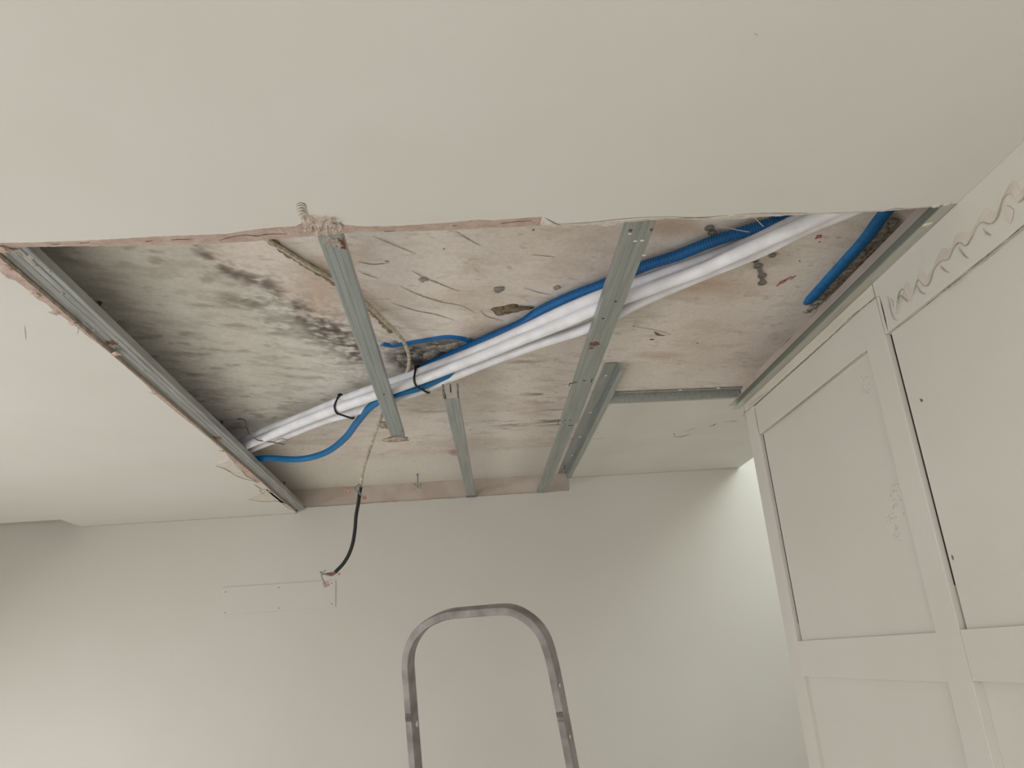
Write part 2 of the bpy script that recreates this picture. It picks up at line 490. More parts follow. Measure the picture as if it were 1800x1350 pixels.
# filler torn loose where the cut-off channel meets the edge
mb = MB(); rq = random.Random(21)
out_ = [(533, 372), (538, 377), (545, 382), (556, 381), (570, 381), (584, 385), (597, 393), (602, 400), (596, 409), (588, 413), (580, 408), (573, 415), (566, 409), (558, 416), (550, 409), (542, 412), (536, 404), (532, 396), (530, 384)]
mb.prism([onZ(p, 0.9975) for p in out_], (0, 0, .004), 0)
for i in range(34):
    p = onZ((rq.uniform(533, 596), rq.uniform(384, 410)), .9972); mb.blob(p, rq.uniform(.002, .005), rq.uniform(.006, .016), .0022, seed=i + 300, nz=.5, nu=10, nv=6)
stuff(obj('loose_filler', mb, mat('loose_filler', hexc('d2c4b7'), hexc('bba99a'), rough=1, scale=60, bump=.8, bscale=120), ceiling, smooth=False))
marks('filler_gap', ceiling, [(0.004, [(581, 391), (587, 392), (594, 395)]), (0.002, [(549, 398), (551, 406)]), (0.002, [(563, 400), (565, 408)]), (0.002, [(575, 396), (577, 405)])], darkc, DN, lambda p: onZ(p, .9955))
mb = MB()
for i in range(26):
    p = onZ((random.uniform(536, 600), random.uniform(386, 398)), ZC); mb.blob(p + Vector((0, 0, -.0005)), random.uniform(.004, .010), random.uniform(.003, .006), .0022, seed=i)
stuff(obj('gypsum_crumbs', mb, crumb, ceiling, smooth=True))
# jagged paper and filler torn off towards the far left corner of the opening
mb = MB()
for poly in ([(378, 818), (400, 808), (408, 808), (420, 826), (408, 832)], [(408, 832), (425, 828), (433, 838), (450, 846), (432, 843)], [(436, 877), (452, 868), (470, 860), (492, 878), (503, 886), (494, 883), (470, 880)],
             [(446, 851), (460, 848), (476, 862), (470, 863)], [(470, 864), (482, 868), (500, 884), (515, 895), (505, 893), (490, 880)]):
    mb.prism([onZ(p, ZC - 0.0025) for p in poly], (0, 0, 0.0024), 0)
split_obj('torn_paper', mb, mat('torn_paper_face', hexc('ded6cc'), hexc('cfc4b8'), rough=1, scale=50, bump=.5, bscale=90), ceiling)
marks('torn_paper_edge', ceiling, [(0.004, [(378, 819), (395, 824), (410, 833)]), (0.004, [(408, 833), (430, 842), (452, 846)]), (0.0045, [(436, 878), (465, 882), (488, 881), (503, 890)]), (0.003, [(447, 852), (462, 862)]), (0.003, [(455, 860), (462, 868), (466, 862)]), (0.003, [(500, 888), (512, 896)])],
      darkc, DN, lambda p: onZ(p, ZC - 0.003))
mb = MB()
for i, (x, y) in enumerate([(96, 549), (128, 568), (60, 515), (205, 622), (390, 792), (270, 690), (10, 470), (4, 440)]):
    mb.blob(onZ((x, y), 1.001), .012, .016, .004, seed=i + 50, nz=.5)
stuff(obj('gypsum_crumbs', mb, gyps, ceiling, smooth=True))

# alcove ceiling, a higher piece of plasterboard left standing
m = MB(); m.prism([Vector((0.722, 3.53, 1.127)), Vector((1.40, 3.53, 1.127)), Vector((1.40, 3.30, 1.127)), Vector((1.907, 3.30, 1.127)), Vector((1.907, 5.149, 1.127)), Vector((0.722, 5.149, 1.127))], (0, 0, 0.0125))
alc = struct('ceiling_alcove', m, wallw)
pa = lambda p: onZ(p, 1.127)
marks('gouge', alc, [(0.010, [(1183, 768), (1200, 767), (1213, 763)]), (0.008, [(1245, 749), (1253, 748), (1259, 744)]), (0.008, [(1283, 741), (1291, 740), (1298, 739)])], darkc, DN, pa)
marks('gouge_edge', alc, [(0.005, [(1183, 761), (1187, 766)]), (0.0035, [(1205, 759), (1222, 752)]), (0.003, [(1040, 772), (1065, 770)]), (0.003, [(1270, 742), (1285, 740)]), (0.006, [(1050, 760), (1053, 760.5)]), (0.006, [(1137, 759), (1140, 759)])], lightc, DN, pa)

# ---------------------------------------------------------------- concrete slab above the opening, with stains
x0, x1, y0, y1, st = -4.2, 1.90, -3.5, 5.165, 0.0
gx = np.concatenate([np.linspace(-4.2, -1.6, 8)[:-1], np.arange(-1.6, 1.385, 0.008)])
gx[-1] = 1.888
gy = np.concatenate([np.linspace(-3.5, 1.3, 12)[:-1], np.arange(1.3, 5.165, 0.008), [5.166]])
GX, GY = np.meshgrid(gx, gy)
nx, ny = len(gx), len(gy)
fx, fy = GX.ravel(), GY.ravel()
cc = np.stack([fx, fy, np.full_like(fx, ZS)], 1) @ R
cc[:, 2] = np.minimum(cc[:, 2], -0.05)
U = W_ / 2 + F_ * cc[:, 0] / -cc[:, 2]; Vv = H_ / 2 - F_ * cc[:, 1] / -cc[:, 2]
n1 = fbm(fx, fy, 3, 2.5, 5); n2 = fbm(fx, fy, 17, 9, 5); n3 = fbm(fx, fy, 29, 40, 3)
# streaky noise following the trowel direction
n4 = fbm(fx * 0.35 + fy * 0.25, fy * 1.0 - fx * 0.55, 41, 22, 4)
n5 = fbm(fx * 0.18, fy, 61, 34, 4)


def c3(h): return np.array(hexc(h)[:3])


colr = np.tile(c3('e8ded5'), (len(fx), 1))


def blend(h, k):
    global colr
    k = np.clip(k, 0, 1)[:, None]; colr = colr * (1 - k) + c3(h) * k


blend('cfbfb1', sstep(.45, .7, n1) * .6)
blend('e3d9cf', sstep(.5, .75, n2) * .5)
blend('c6b6a9', sstep(.50, .74, fbm(fx * .35 + fy * .2, fy - fx * .3, 91, 22, 4)) * .35)
blend('a8988b', sstep(.70, .82, fbm(fx * .5 - fy * .3, fy * .8, 95, 55, 3)) * .45)
# grey cement zone on the left of the mouldy front
front = [(330, 380), (345, 435), (400, 478), (470, 500), (520, 545), (560, 570), (610, 600), (650, 622), (700, 640), (800, 640), (850, 605)]
fxp = np.array([p[0] for p in front], float); fyp = np.array([p[1] for p in front], float)
side = Vv - np.interp(U, fxp, fyp) + (n2 - .5) * 70
inleft = (U < 850)
lowerb = np.interp(U, [300, 420, 560, 720, 760], [900, 800, 740, 680, 660])
grey = sstep(-8, 22, side) * inleft * sstep(0, 26, lowerb - Vv)
grey = np.maximum(grey, sstep(0, 30, 345 - U + (n2 - .5) * 60))
blend('dcd7cd', grey)
blend('bdb7ac', grey * sstep(.48, .66, n4) * .5)
blend('e8e3da', grey * sstep(.50, .66, n2) * .6)
blend('a39c91', grey * sstep(.58, .74, fbm(fx * .6 + fy * .3, fy - fx * .3, 77, 20, 5)) * .6)
# mould along the front
dm = seg_dist(U, Vv, front[1:8])
wdm = np.interp(U, [340, 400, 480, 540, 600, 660], [8, 12, 16, 26, 34, 30])
mould = sstep(1.0, 0.1, dm / (wdm * 1.1)) * sstep(.36, .62, n3 * .55 + n4 * .45)
blend('7a6e66', mould * .9)
blend('8a8078', sstep(1.6, .1, dm / (wdm * 1.6)) * sstep(.45, .60, fbm(fx, fy, 123, 60, 3)) * .5)
blend('544a45', mould * sstep(.5, .65, n3) * .7 * sstep(480, 560, U))
for (cx, cy, rx, ry, k) in [(440, 535, 60, 22, .6), (480, 570, 70, 25, .5), (560, 590, 50, 30, .6), (400, 525, 30, 14, .4), (345, 700, 60, 22, .6), (330, 640, 40, 50, .35), (620, 620, 30, 30, .8)]:
    e = np.hypot((U - cx) / rx, (Vv - cy) / ry)
    blend('756b62', sstep(1.1, .1, e) * sstep(.4, .62, n4 * .5 + n3 * .5) * k)
# dark fuzzy mortar patch behind the pipes
e = np.hypot((U - 770) / 100, (Vv - 627) / 36) + (n2 - .5) * .5
blend('8f8a83', sstep(1.05, .75, e))
blend('57504b', sstep(1.0, .5, e) * sstep(.42, .6, n3 * .6 + n4 * .4))
e = np.hypot((U - 790) / 75, (Vv - 637) / 14) + (n2 - .5) * .4
blend('3d3836', sstep(1.1, .4, e) * .75)
e = np.hypot((U - 830) / 60, (Vv - 605) / 20) + (n2 - .5) * .6
blend('77706a', sstep(1.1, .3, e) * sstep(.35, .6, n3) * .8)
blend('b99f84', sstep(1.1, .3, np.hypot((U - 850) / 60, (Vv - 580) / 18) + (n2 - .5) * .5) * .5)
# broken streaks right of the centre channel
for (cx, cy, rx, ry, k) in [(965, 690, 60, 28, .8), (930, 640, 50, 16, .5), (975, 735, 45, 26, .8), (900, 745, 50, 14, .5), (1045, 800, 40, 30, .3), (760, 722, 60, 8, .4), (1130, 560, 60, 14, .25)]:
    e = np.hypot((U - cx) / rx, (Vv - cy) / ry)
    blend('6f6259', sstep(1.15, .1, e) * sstep(.50, .64, n5) * k)
# whiter band towards the back wall
yb = np.interp(U, [500, 650, 990], [812, 803, 783])
blend('e4ddd3', sstep(-4, 8, Vv - yb) * .8)
# ochre and pink tints
for (cx, cy, rx, ry, h, k) in [(1230, 500, 110, 30, 'c09a76', .5), (1300, 440, 110, 40, 'b7ab99', .8), (1180, 400, 80, 25, 'b39677', .6), (1250, 600, 160, 80, 'd2bfb1', .35), (1160, 625, 60, 10, 'bd9f85', .5), (560, 500, 40, 60, 'cdb298', .5), (800, 795, 16, 8, 'b07f78', .7),
                               (1385, 495, 24, 8, 'a3343f', 0), (620, 450, 60, 30, 'cbb8ac', .5)]:
    e = np.hypot((U - cx) / rx, (Vv - cy) / ry) + (n2 - .5) * .5
    blend(h, sstep(1.1, .2, e) * k)
# grey halo of mortar beside the buried conduit
dd = seg_dist(U, Vv, [(1572, 395), (1530, 440), (1470, 500), (1430, 535)])
blend('8b8377', sstep(1.1, .5, dd / np.interp(Vv, [370, 440, 540], [26, 16, 10]) + (n2 - .5) * .6))
blend('5f574e', sstep(1.1, .5, dd / np.interp(Vv, [370, 440, 540], [22, 12, 7]) + (n2 - .5) * .6) * sstep(.5, .6, n3))
# relief
zz = ZS + (n2 - .5) * .003 + (n3 - .5) * .0012
zz = np.clip(zz, ZS - .003, ZS + .003)
me = bpy.data.meshes.new('ceiling_slab')
me.vertices.add(nx * ny)
co = np.stack([fx, fy, zz - ZS], 1)
me.vertices.foreach_set('co', co.ravel())
ii = (np.arange(ny - 1)[:, None] * nx + np.arange(nx - 1)[None, :]).ravel()
q = np.stack([ii, ii + nx, ii + nx + 1, ii + 1], 1)
me.loops.add(q.size); me.loops.foreach_set('vertex_index', q.ravel())
me.polygons.add(len(q)); me.polygons.foreach_set('loop_start', np.arange(0, q.size, 4)); me.polygons.foreach_set('loop_total', np.full(len(q), 4))
me.polygons.foreach_set('use_smooth', np.ones(len(q), bool))
me.update()
ca = me.color_attributes.new('stain', 'FLOAT_COLOR', 'POINT')
ca.data.foreach_set('color', np.concatenate([colr, np.ones((len(fx), 1))], 1).ravel())
slabm = bpy.data.materials.new('stained_concrete_slab'); slabm.use_nodes = True
nt = slabm.node_tree; b = nt.nodes['Principled BSDF']; b.inputs['Roughness'].default_value = .95; b.inputs['Specular IOR Level'].default_value = .15
at = nt.nodes.new('ShaderNodeVertexColor'); at.layer_name = 'stain'
tc = nt.nodes.new('ShaderNodeTexCoord')
nz = nt.nodes.new('ShaderNodeTexNoise'); nz.inputs['Scale'].default_value = 55; nz.inputs['Detail'].default_value = 6; nz.inputs['Roughness'].default_value = .7
nt.links.new(tc.outputs['Object'], nz.inputs['Vector'])
mr = nt.nodes.new('ShaderNodeMapRange'); mr.inputs[1].default_value = .3; mr.inputs[2].default_value = .7; mr.inputs[3].default_value = .9; mr.inputs[4].default_value = 1.08
nt.links.new(nz.outputs['Fac'], mr.inputs[0])
mx = nt.nodes.new('ShaderNodeVectorMath'); mx.operation = 'SCALE'
nt.links.new(at.outputs['Color'], mx.inputs[0]); nt.links.new(mr.outputs[0], mx.inputs['Scale'])
nt.links.new(mx.outputs[0], b.inputs['Base Color'])
bp = nt.nodes.new('ShaderNodeBump'); bp.inputs['Strength'].default_value = .35; bp.inputs['Distance'].default_value = .003
nt.links.new(nz.outputs['Fac'], bp.inputs['Height']); nt.links.new(bp.outputs[0], b.inputs['Normal'])
me.materials.append(slabm)
slab = bpy.data.objects.new('ceiling_slab', me); COL.objects.link(slab); slab.location = (0, 0, ZS + EYE); slab['kind'] = 'structure'
md = slab.modifiers.new('thick', 'SOLIDIFY'); md.thickness = 0.12; md.offset = -1
ORI['ceiling_slab'] = Vector((0, 0, ZS))
ps = lambda p: onZ(p, ZS - .002)
marks('crack', slab, [(0.0045, [(724, 476), (745, 488), (770, 498), (800, 510), (809, 512)]), (0.004, [(703, 503), (735, 518), (775, 531), (812, 538), (835, 551)]), (0.0045, [(690, 533), (730, 546), (765, 553), (798, 563)]),
      (0.004, [(845, 546), (855, 556), (885, 564)]), (0.003, [(921, 506), (945, 514), (968, 518)]), (0.003, [(800, 406), (825, 422), (845, 432)]), (0.003, [(630, 460), (655, 465), (685, 462)]), (0.003, [(635, 480), (665, 490)]),
      (0.0025, [(935, 448), (975, 452)]), (0.0025, [(655, 415), (690, 430), (730, 446)]), (0.002, [(1115, 574), (1150, 580), (1180, 588)])],
      mat('hairline', hexc('a09084'), hexc('b5a699'), rough=1, scale=40), DN, ps, jit=.5)
marks('dark_chip', slab, [(0.012, [(1150, 583), (1158, 589), (1168, 590)]), (0.009, [(1142, 597), (1150, 597)]), (0.009, [(1224, 603), (1228, 603)]), (0.006, [(1112, 573), (1115, 575)]), (0.008, [(1404, 459), (1407, 459)]), (0.009, [(676, 459), (684, 460)]), (0.006, [(779, 437), (782, 438)]), (0.007, [(936, 404), (939, 405)])],
      darkc, DN, ps, jit=.5)
marks('red_paint_mark', slab, [(0.022, [(1433, 420), (1440, 416), (1445, 414)]), (0.008, [(1440, 425), (1442, 426)]), (0.018, [(1365, 503), (1376, 495), (1392, 486)]), (0.006, [(1388, 492), (1400, 484)])], redm, DN, ps, jit=.6)
# the rough seam where slab meets the wall on the right
marks('seam_crack', slab, [(0.008, [(1345, 642), (1368, 618), (1390, 592)]), (0.006, [(1395, 590), (1415, 570), (1440, 542)]), (0.009, [(1469, 500), (1500, 470), (1543, 432)])], mat('seam', hexc('94806f'), hexc('b29c8a'), rough=1, scale=60), DN, lambda p: onZ(p, ZS - .003), jit=.8)
# pockets of broken concrete
mb = MB()
c = ps((898, 543)); mb.blob(c, .055, .034, .010, seed=5, nz=.5); mb.blob(ps((880, 548)), .022, .02, .012, seed=8, nz=.5)
split_obj('rough_pocket', mb, mat('exposed_aggregate', hexc('8b7a66'), hexc('5a4b3d'), rough=1, scale=60, bump=1, bscale=100), slab, smooth=True)
mb = MB(); mb.blob(ps((877, 509)), .018, .02, .006, seed=15, nz=.5); mb.blob(ps((744, 491)), .014, .014, .006, seed=16, nz=.6)
mb.blob(ps((979, 505)), .012, .012, .006, seed=16, nz=.6)
split_obj('rough_pocket', mb, mortar, slab, smooth=True)

# ---------------------------------------------------------------- metal channels


def channel_mesh(mb, a0, a1, b0, b1, zz0, zz1, h=0.027, lip=0.006, ridge=True, rk=1.0):
    """C section: near-left a0, near-right a1, far-left b0, far-right b1 (x,y) at underside height"""
    def prof(p, q_, z):
        p = Vector((p[0], p[1], z)); q_ = Vector((q_[0], q_[1], z)); d = (q_ - p); w = d.length; d.normalize(); u = Vector((0, 0, 1))
        pts = [p + d * lip + u * h, p + u * h, p + u * .001]
        if ridge:
            for t, k in ((.02, 0), (.17, 0), (.19, .0007), (.24, .0007), (.26, 0), (.48, 0), (.495, .0012), (.505, .0012), (.52, 0), (.74, 0), (.76, .0007), (.81, .0007), (.83, 0), (.98, 0)):
                pts.append(p + d * w * t + u * k * rk)
        pts += [q_ + u * .001, q_ + u * h, q_ - d * lip + u * h]
        return pts
    A = prof(a0, a1, zz0); Bq = prof(b0, b1, zz1); n = len(A)
    mb.add(A + Bq, [(i, i + 1, n + i + 1, n + i) for i in range(n - 1)])


def P2(p, z): v = onZ(p, z); return (v.x, v.y)


def punched(mb, pts, z, sx=.004, sy=.008):
    for (x, y) in pts: mb.box(x - sx, x + sx, y - sy, y + sy, z - .0004, z + .0004)


zb = ZB + .0012
# left edge channel
t = thing('ceiling_channel', (-1.055, 3.2, zb), 'galvanised channel lying along the left edge of the opening, dusted with plaster', 'metal channel')
mb = MB(); channel_mesh(mb, (-1.0885, 1.66), (-1.016, 1.66), (-1.104, 5.10), (-1.040, 5.10), zb, zb, rk=3.0)
obj('channel_body', mb, rusty('galvanised_left', hexc('b6b8b5'), hexc('8f918e'), [(onZ((195, 603), 1.013), .035), (onZ((378, 770), 1.013), .05), (onZ((20, 437), 1.013), .02)]), t, solid=.0012)
mb = MB()
for i, (x, y, s) in enumerate([(30, 445, .014), (55, 452, .012), (85, 474, .012), (60, 465, .01), (150, 570, .010), (165, 580, .008), (255, 652, .010), (262, 658, .012), (200, 610, .008), (395, 786, .010), (15, 440, .02), (110, 515, .007)]):
    mb.blob(onZ((x, y), zb - .0002), s * .6, s, .0025, seed=i, nz=.6)
split_obj('plaster_splash', mb, mat('dusty_plaster', hexc('b8b2a8'), hexc('9e978d'), rough=1, scale=60), t, smooth=True)

# channel cut off short over the middle of the opening
t = thing('ceiling_channel', (-0.296, 2.6, zb), 'galvanised channel left of centre, cut off short with a plaster lump at its end', 'metal channel')
mb = MB(); channel_mesh(mb, (-0.327, 1.60), (-0.268, 1.60), (-0.323, 3.55), (-0.262, 3.55), zb, zb)
obj('channel_body', mb, rusty('galvanised_cut', hexc('b0b7b4'), hexc('9ca29f'), [(onZ((596, 428), 1.013), .04), (onZ((606, 434), 1.013), .025)]), t, solid=.0012)
mb = MB(); punched(mb, [P2((675, 693), zb), P2((707, 757), zb)], zb - .0012, .003, .004)
split_obj('screw_hole', mb, black_gap, t)
mb = MB(); mb.blob((-0.300, 3.545, ZB - .004), .056, .03, .011, seed=3, nz=.45, nu=26, nv=12)
obj('plaster_lump', mb, mat('plaster_lump', hexc('c0ae9e'), hexc('94816f'), rough=1, scale=40, bump=.9, bscale=90), t, smooth=True)
mb = MB()
for i in range(14):
    mb.blob(onZ((random.uniform(570, 600), random.uniform(415, 432)), zb - .0003), .006, .02 * random.random() + .004, .0016, seed=i, nz=.5)
split_obj('plaster_splash', mb, MATS['dusty_plaster'], t, smooth=True)

# long channel right of centre, made of two spliced lengths
t = thing('ceiling_channel', (0.49, 3.3, zb), 'long galvanised channel right of centre, spliced from two lengths and reaching the back wall', 'metal channel')
g3 = rusty('galvanised_long', hexc('adb0aa'), hexc('979a94'), [(onZ((1045, 605), 1.013), .04), (onZ((1150, 405), 1.013), .02), (onZ((1109, 406), 1.013), .014), (onZ((1040, 612), 1.013), .02)])
mb = MB(); channel_mesh(mb, (0.450, 1.58), (0.520, 1.58), (0.470, 3.44), (0.548, 3.44), zb, zb)
obj('front_length', mb, g3, t, solid=.0012)
mb = MB(); channel_mesh(mb, (0.480, 2.85), (0.536, 2.85), (0.492, 5.12), (0.560, 5.12), zb + .003, zb + .016, h=.024)
obj('rear_length', mb, g3, t, solid=.0012)
mb = MB(); z = zb - .0012
for (x, y, a, b_) in [(1005, 674, .008, .003), (1011, 672, .006, .004), (1027, 669, .006, .003), (1003, 748, .012, .004), (1002, 739, .004, .003), (994, 739, .004, .003)]:
    X, Y = P2((x, y), z); mb.box(X - a, X + a, Y - b_, Y + b_, z - .0004, z + .0004)
for (x, y) in [(1001, 676), (1040, 669), (981, 744), (1082, 530), (1060, 560)]:
    X, Y = P2((x, y), z); mb.box(X - .0015, X + .0015, Y - .02, Y + .02, z - .0005, z + .0004) if y > 600 else mb.blob((X, Y, z), .004, .004, .001, seed=x)
split_obj('splice_mark', mb, black_gap, t)
mb = MB()
for (x, y) in [(1117, 424), (1129, 423), (1132, 449), (1107, 411)]: mb.blob(onZ((x, y), z), .006, .004, .0015, seed=x)
split_obj('white_speck', mb, crumb, t, smooth=True)

# short channel
t = thing('ceiling_channel', (0.02, 4.0, 1.02), 'short galvanised channel with two open prongs, standing off the back wall in the middle', 'metal channel')
mb = MB(); a = P2((782, 690), 1.02); b_ = P2((812, 690), 1.02)
channel_mesh(mb, (-0.060, 3.02), (0.000, 3.02), (0.022, 5.13), (0.080, 5.13), 1.02, 1.036, h=.027)
obj('channel_body', mb, galv, t, solid=.0012)
mb = MB()
for x in (-.059, -.001): mb.box(x - .004, x + .004, 2.925, 3.02, 1.022, 1.050)
mb.box(-.034, -.027, 2.93, 3.02, 1.046, 1.050)
split_obj('prong', mb, mat('prong_steel', hexc('8a8a84'), hexc('6d6b66'), rough=.5, metal=.5, scale=40), t)
mb = MB(); mb.box(0.018, 0.084, 5.09, 5.149, 1.034, 1.040)
obj('end_shoe', mb, steel, t)

# tracks around the standing piece of ceiling
t = thing('ceiling_track', (0.69, 4.0, 1.127), 'galvanised angle track screwed to the slab beside the long channel, running to the back wall', 'metal track')
mb = MB()
A = [(.632, ZS - .006), (.632, ZS - .003), (.690, ZS - .003), (.692, 1.118), (.719, 1.118)]
A = [(.634, ZS - .012), (.634, ZS - .004), (.690, ZS - .004), (.692, 1.122), (.719, 1.1235)]
vs = [Vector((x, 3.07, z)) for x, z in A] + [Vector((x + .012, 5.14, z)) for x, z in A]; n = len(A)
mb.add(vs, [(i, i + 1, n + i + 1, n + i) for i in range(n - 1)])
obj('track_body', mb, galv, t, solid=.0012)
for (x, y) in [(1065, 660), (1038, 725), (1020, 768), (1006, 801), (995, 827)]:
    mb = MB(); p = onZ((x, y), ZS - .006); p.x = min(max(p.x, .648), .684); mb.blob(p, .008, .008, .0035, nz=0, seed=1, nu=12, nv=6); obj('screw', mb, screwm, t, smooth=True)
t = thing('ceiling_track', (1.04, 3.51, 1.127), 'dark galvanised angle track along the near edge of the standing piece of ceiling', 'metal track')
mb = MB(); A = [(3.462, ZS - .012), (3.462, ZS - .004), (3.50, ZS - .004), (3.503, 1.122), (3.530, 1.1235)]
vs = [Vector((.722, y, z)) for y, z in A] + [Vector((1.374, y + .025, z)) for y, z in A]
mb.add(vs, [(i, i + 1, n + i + 1, n + i) for i in range(n - 1)])
obj('track_body', mb, rusty('galvanised_dark', hexc('b0b2aa'), hexc('9d9f97'), []), t, solid=.0012)
for (x, y) in [(1093, 688), (1197, 684), (1263, 682)]:
    mb = MB(); p = onZ((x, y), ZS - .007); p.y = min(max(p.y, 3.474), 3.505); mb.blob(p, .010, .008, .0035, nz=0, seed=1, nu=12, nv=6); obj('screw', mb, screwm, t, smooth=True)

# U track fixed along the top of the wardrobe
t = thing('wall_track', (1.265, 2.4, 1.0), 'galvanised U-shaped track running along the right side of the opening above the wardrobe', 'metal track')
mb = MB()
Y0, Y1 = 1.637, 3.33
A = [(1.2465, 1.0005), (1.2795, 1.0005), (1.2795, 1.0285), (1.2465, 1.0285), (1.2465, 1.026)]
mb.add([Vector((x, Y0, z)) for x, z in A] + [Vector((x, Y1 + (0.035 if z > 1.02 else 0), z)) for x, z in A], [(i, i + 1, 5 + i + 1, 5 + i) for i in range(4)])
obj('track_body', mb, rusty('galvanised_wall', hexc('c3c4ba'), hexc('b3b4aa'), []), t, solid=.0012)
mb = MB()
for (x, y) in [(1624, 389), (1507, 496), (1412, 595), (1319, 692)]:
    p = onX((x, y), 1.2785); p.z = min(max(p.z, 1.006), 1.022); mb.blob(p, .001, .004, .004, nz=0, seed=1, nu=10, nv=6)
split_obj('screw_hole', mb, black_gap, t)
mb = MB()
for k, (x, y) in enumerate([(1628, 396), (1632, 394), (1646, 362), (1665, 359)]): mb.blob(onZ((x, y), 1.0), .010, .008, .0025, seed=k, nz=.5)
split_obj('plaster_splash', mb, crumb, t, smooth=True)

# ---------------------------------------------------------------- built-in wardrobe on the right
FR = XR
rec = 0.016; rec2 = 0.030
YF, YS1, YM1, YM0 = 3.267, 3.160, 2.190, 2.078
w_ = thing('built_in_wardrobe', (1.6, 2.0, -EYE), 'cream painted built-in wardrobe front with recessed panels on the right', 'wardrobe')
ztop = 0.9985
mb = MB(); mb.box(FR, FR + .03, YS1, YF, -EYE, 0.962); obj('stile', mb, cabp, w_, bevel=.0015)
mb = MB(); mb.box(FR, FR + .03, YM0, YM1, -EYE, 0.9555); obj('stile', mb, cabp, w_, bevel=.0015)
mb = MB(); mb.box(FR, FR + .03, 0.62, 0.98, -EYE, 0.82); obj('stile', mb, cabp, w_, bevel=.0015)
mb = MB(); mb.box(FR + .0006, FR + .03, YM1 + .0002, YS1 - .0016, 0.828, 0.9555); obj('top_rail', mb, cabp, w_, bevel=.001)
mb = MB(); mb.box(FR + .0003, FR + .03, 0.62, YM0 - .0035, 0.830, 0.9998); obj('top_rail', mb, cabp, w_, bevel=.001)
mb = MB(); mb.box(FR + .0006, FR + .03, YM1 - .001, YS1 + .0002, -0.146, -0.016); obj('middle_rail', mb, cabp, w_, bevel=.001)
mb = MB(); mb.box(FR + .0006, FR + .03, 0.98, YM0 - .0018, -0.140, -0.013); obj('middle_rail', mb, cabp, w_, bevel=.001)
for a_, b2 in ((YM1, YS1), (0.98, YM0)):
    mb = MB(); mb.box(FR, FR + .03, a_, b2, -EYE, -1.40); obj('bottom_rail', mb, cabp, w_, bevel=.001)
mb = MB(); mb.box(FR + rec + .0015, FR + rec + .006, YS1 - .016, YS1 - .0002, 0.05, 0.8275); obj('joint_dark_strip', mb, black_gap, w_)  # black strip set into the joint, standing in for its deep shade
mb = MB(); mb.box(FR + rec + .0015, FR + rec + .006, YM0 - .016, YM0 - .0002, 0.10, 0.8290); obj('joint_dark_strip', mb, black_gap, w_)
mb = MB(); mb.box(FR + rec, FR + rec + .008, YM1 - .02, YS1 - .0115, -0.02, 0.829); obj('upper_panel', mb, cabp, w_)
mb = MB(); mb.box(FR + rec, FR + rec + .008, 0.975, YM0 - .0100, -0.016, 0.8305); obj('upper_panel', mb, cabp, w_)
mb = MB(); mb.box(FR + .018, FR + .026, YM1 - .02, YS1, -1.405, -0.14); obj('lower_panel', mb, cabp, w_)
mb = MB(); mb.box(FR + rec2 - .004, FR + rec2 + .004, 0.975, YM0, -1.405, -0.13); obj('lower_panel', mb, cabp, w_)
mb = MB(); mb.box(FR + .036, 1.40, YF - .025, YF - .001, -EYE, ztop); mb.box(FR + .036, 1.40, 0.62, 0.645, -EYE, ztop)
mb.box(FR + .036, FR + .045, 0.645, YF - .025, -EYE, ztop); obj('carcass', mb, black_gap, w_)
mb = MB(); mb.box(FR + .0005, 1.404, YF - .001, YF, -EYE, 0.962); obj('side_panel', mb, cabp, w_)
# plaster fillet between wardrobe and ceiling level
mb = MB(); ys_ = np.linspace(2.079, 3.262, 80)
prof = [(0.0, ztop), (-.0005, .985), (-.0012, .972), (-.0008, .9575)]
for y in ys_:
    zlow = np.interp(y, [0.6, 2.05, 3.25], [.9558, .9558, .9625])
    for k, (dx, z) in enumerate(prof): mb.v.append(Vector((FR + dx - .0006, y, z if k < 3 else zlow + random.uniform(0, .0022))))
    mb.v.append(Vector((FR + .035, y, zlow))); mb.v.append(Vector((FR + .035, y, ztop)))
K = 6
for i in range(len(ys_) - 1):
    for k in range(K):
        k2 = (k + 1) % K; mb.f.append((i * K + k, i * K + k2, (i + 1) * K + k2, (i + 1) * K + k)); mb.m.append(0)
mb.f += [tuple(range(K)), tuple((len(ys_) - 1) * K + k for k in range(K))]; mb.m += [0, 0]
obj('plaster_fillet', mb, mat('fillet_plaster', hexc('cfc9bb'), hexc('c8bfb0'), rough=.8, scale=4, bump=.15, bscale=30), w_)
# smeared adhesive across the top rail of the nearer bay
px_ = lambda p: onX(p, XR - .0004)
NX = Vector((-1, 0, 0))
smear = mat('smeared_plaster', hexc('c9bfb2'), hexc('c0b4a6'), rough=.95, scale=14, bump=.4, bscale=40)
sm_line = [(1575, 552), (1581, 548), (1590, 511), (1597, 532), (1606, 517), (1614, 490), (1622, 502), (1632, 502), (1640, 478), (1652, 460), (1668, 455), (1674, 440), (1684, 426), (1700, 432), (1715, 405), (1728, 388), (1745, 393), (1757, 375), (1768, 345), (1780, 340), (1790, 355), (1800, 345), (1815, 320)]
mb = MB()
up_ = [(x + 4, y - 18 - 6 * (i % 2)) for i, (x, y) in enumerate(sm_line)]
L_ = [px_(p) for p in sm_line]; U_ = [onX(p, XR - .0001) for p in up_]
L2 = smooth_path(L_, .02); n = 70
def resample(P, n):
    d = [0]
    for a, b2 in zip(P[:-1], P[1:]): d.append(d[-1] + (b2 - a).length)
    out = []
    for i in range(n):
        s = d[-1] * i / (n - 1); k = 0
        while k < len(d) - 2 and d[k + 1] < s: k += 1
        out.append(vlerp(P[k], P[k + 1], (s - d[k]) / max(1e-9, d[k + 1] - d[k])))
    return out
La = resample(L2, n); Ua = resample(smooth_path(U_, .02), n)
for p in La: p.x = XR - .0024
mb.add(La + Ua, [(i, i + 1, n + i + 1, n + i) for i in range(n - 1)])
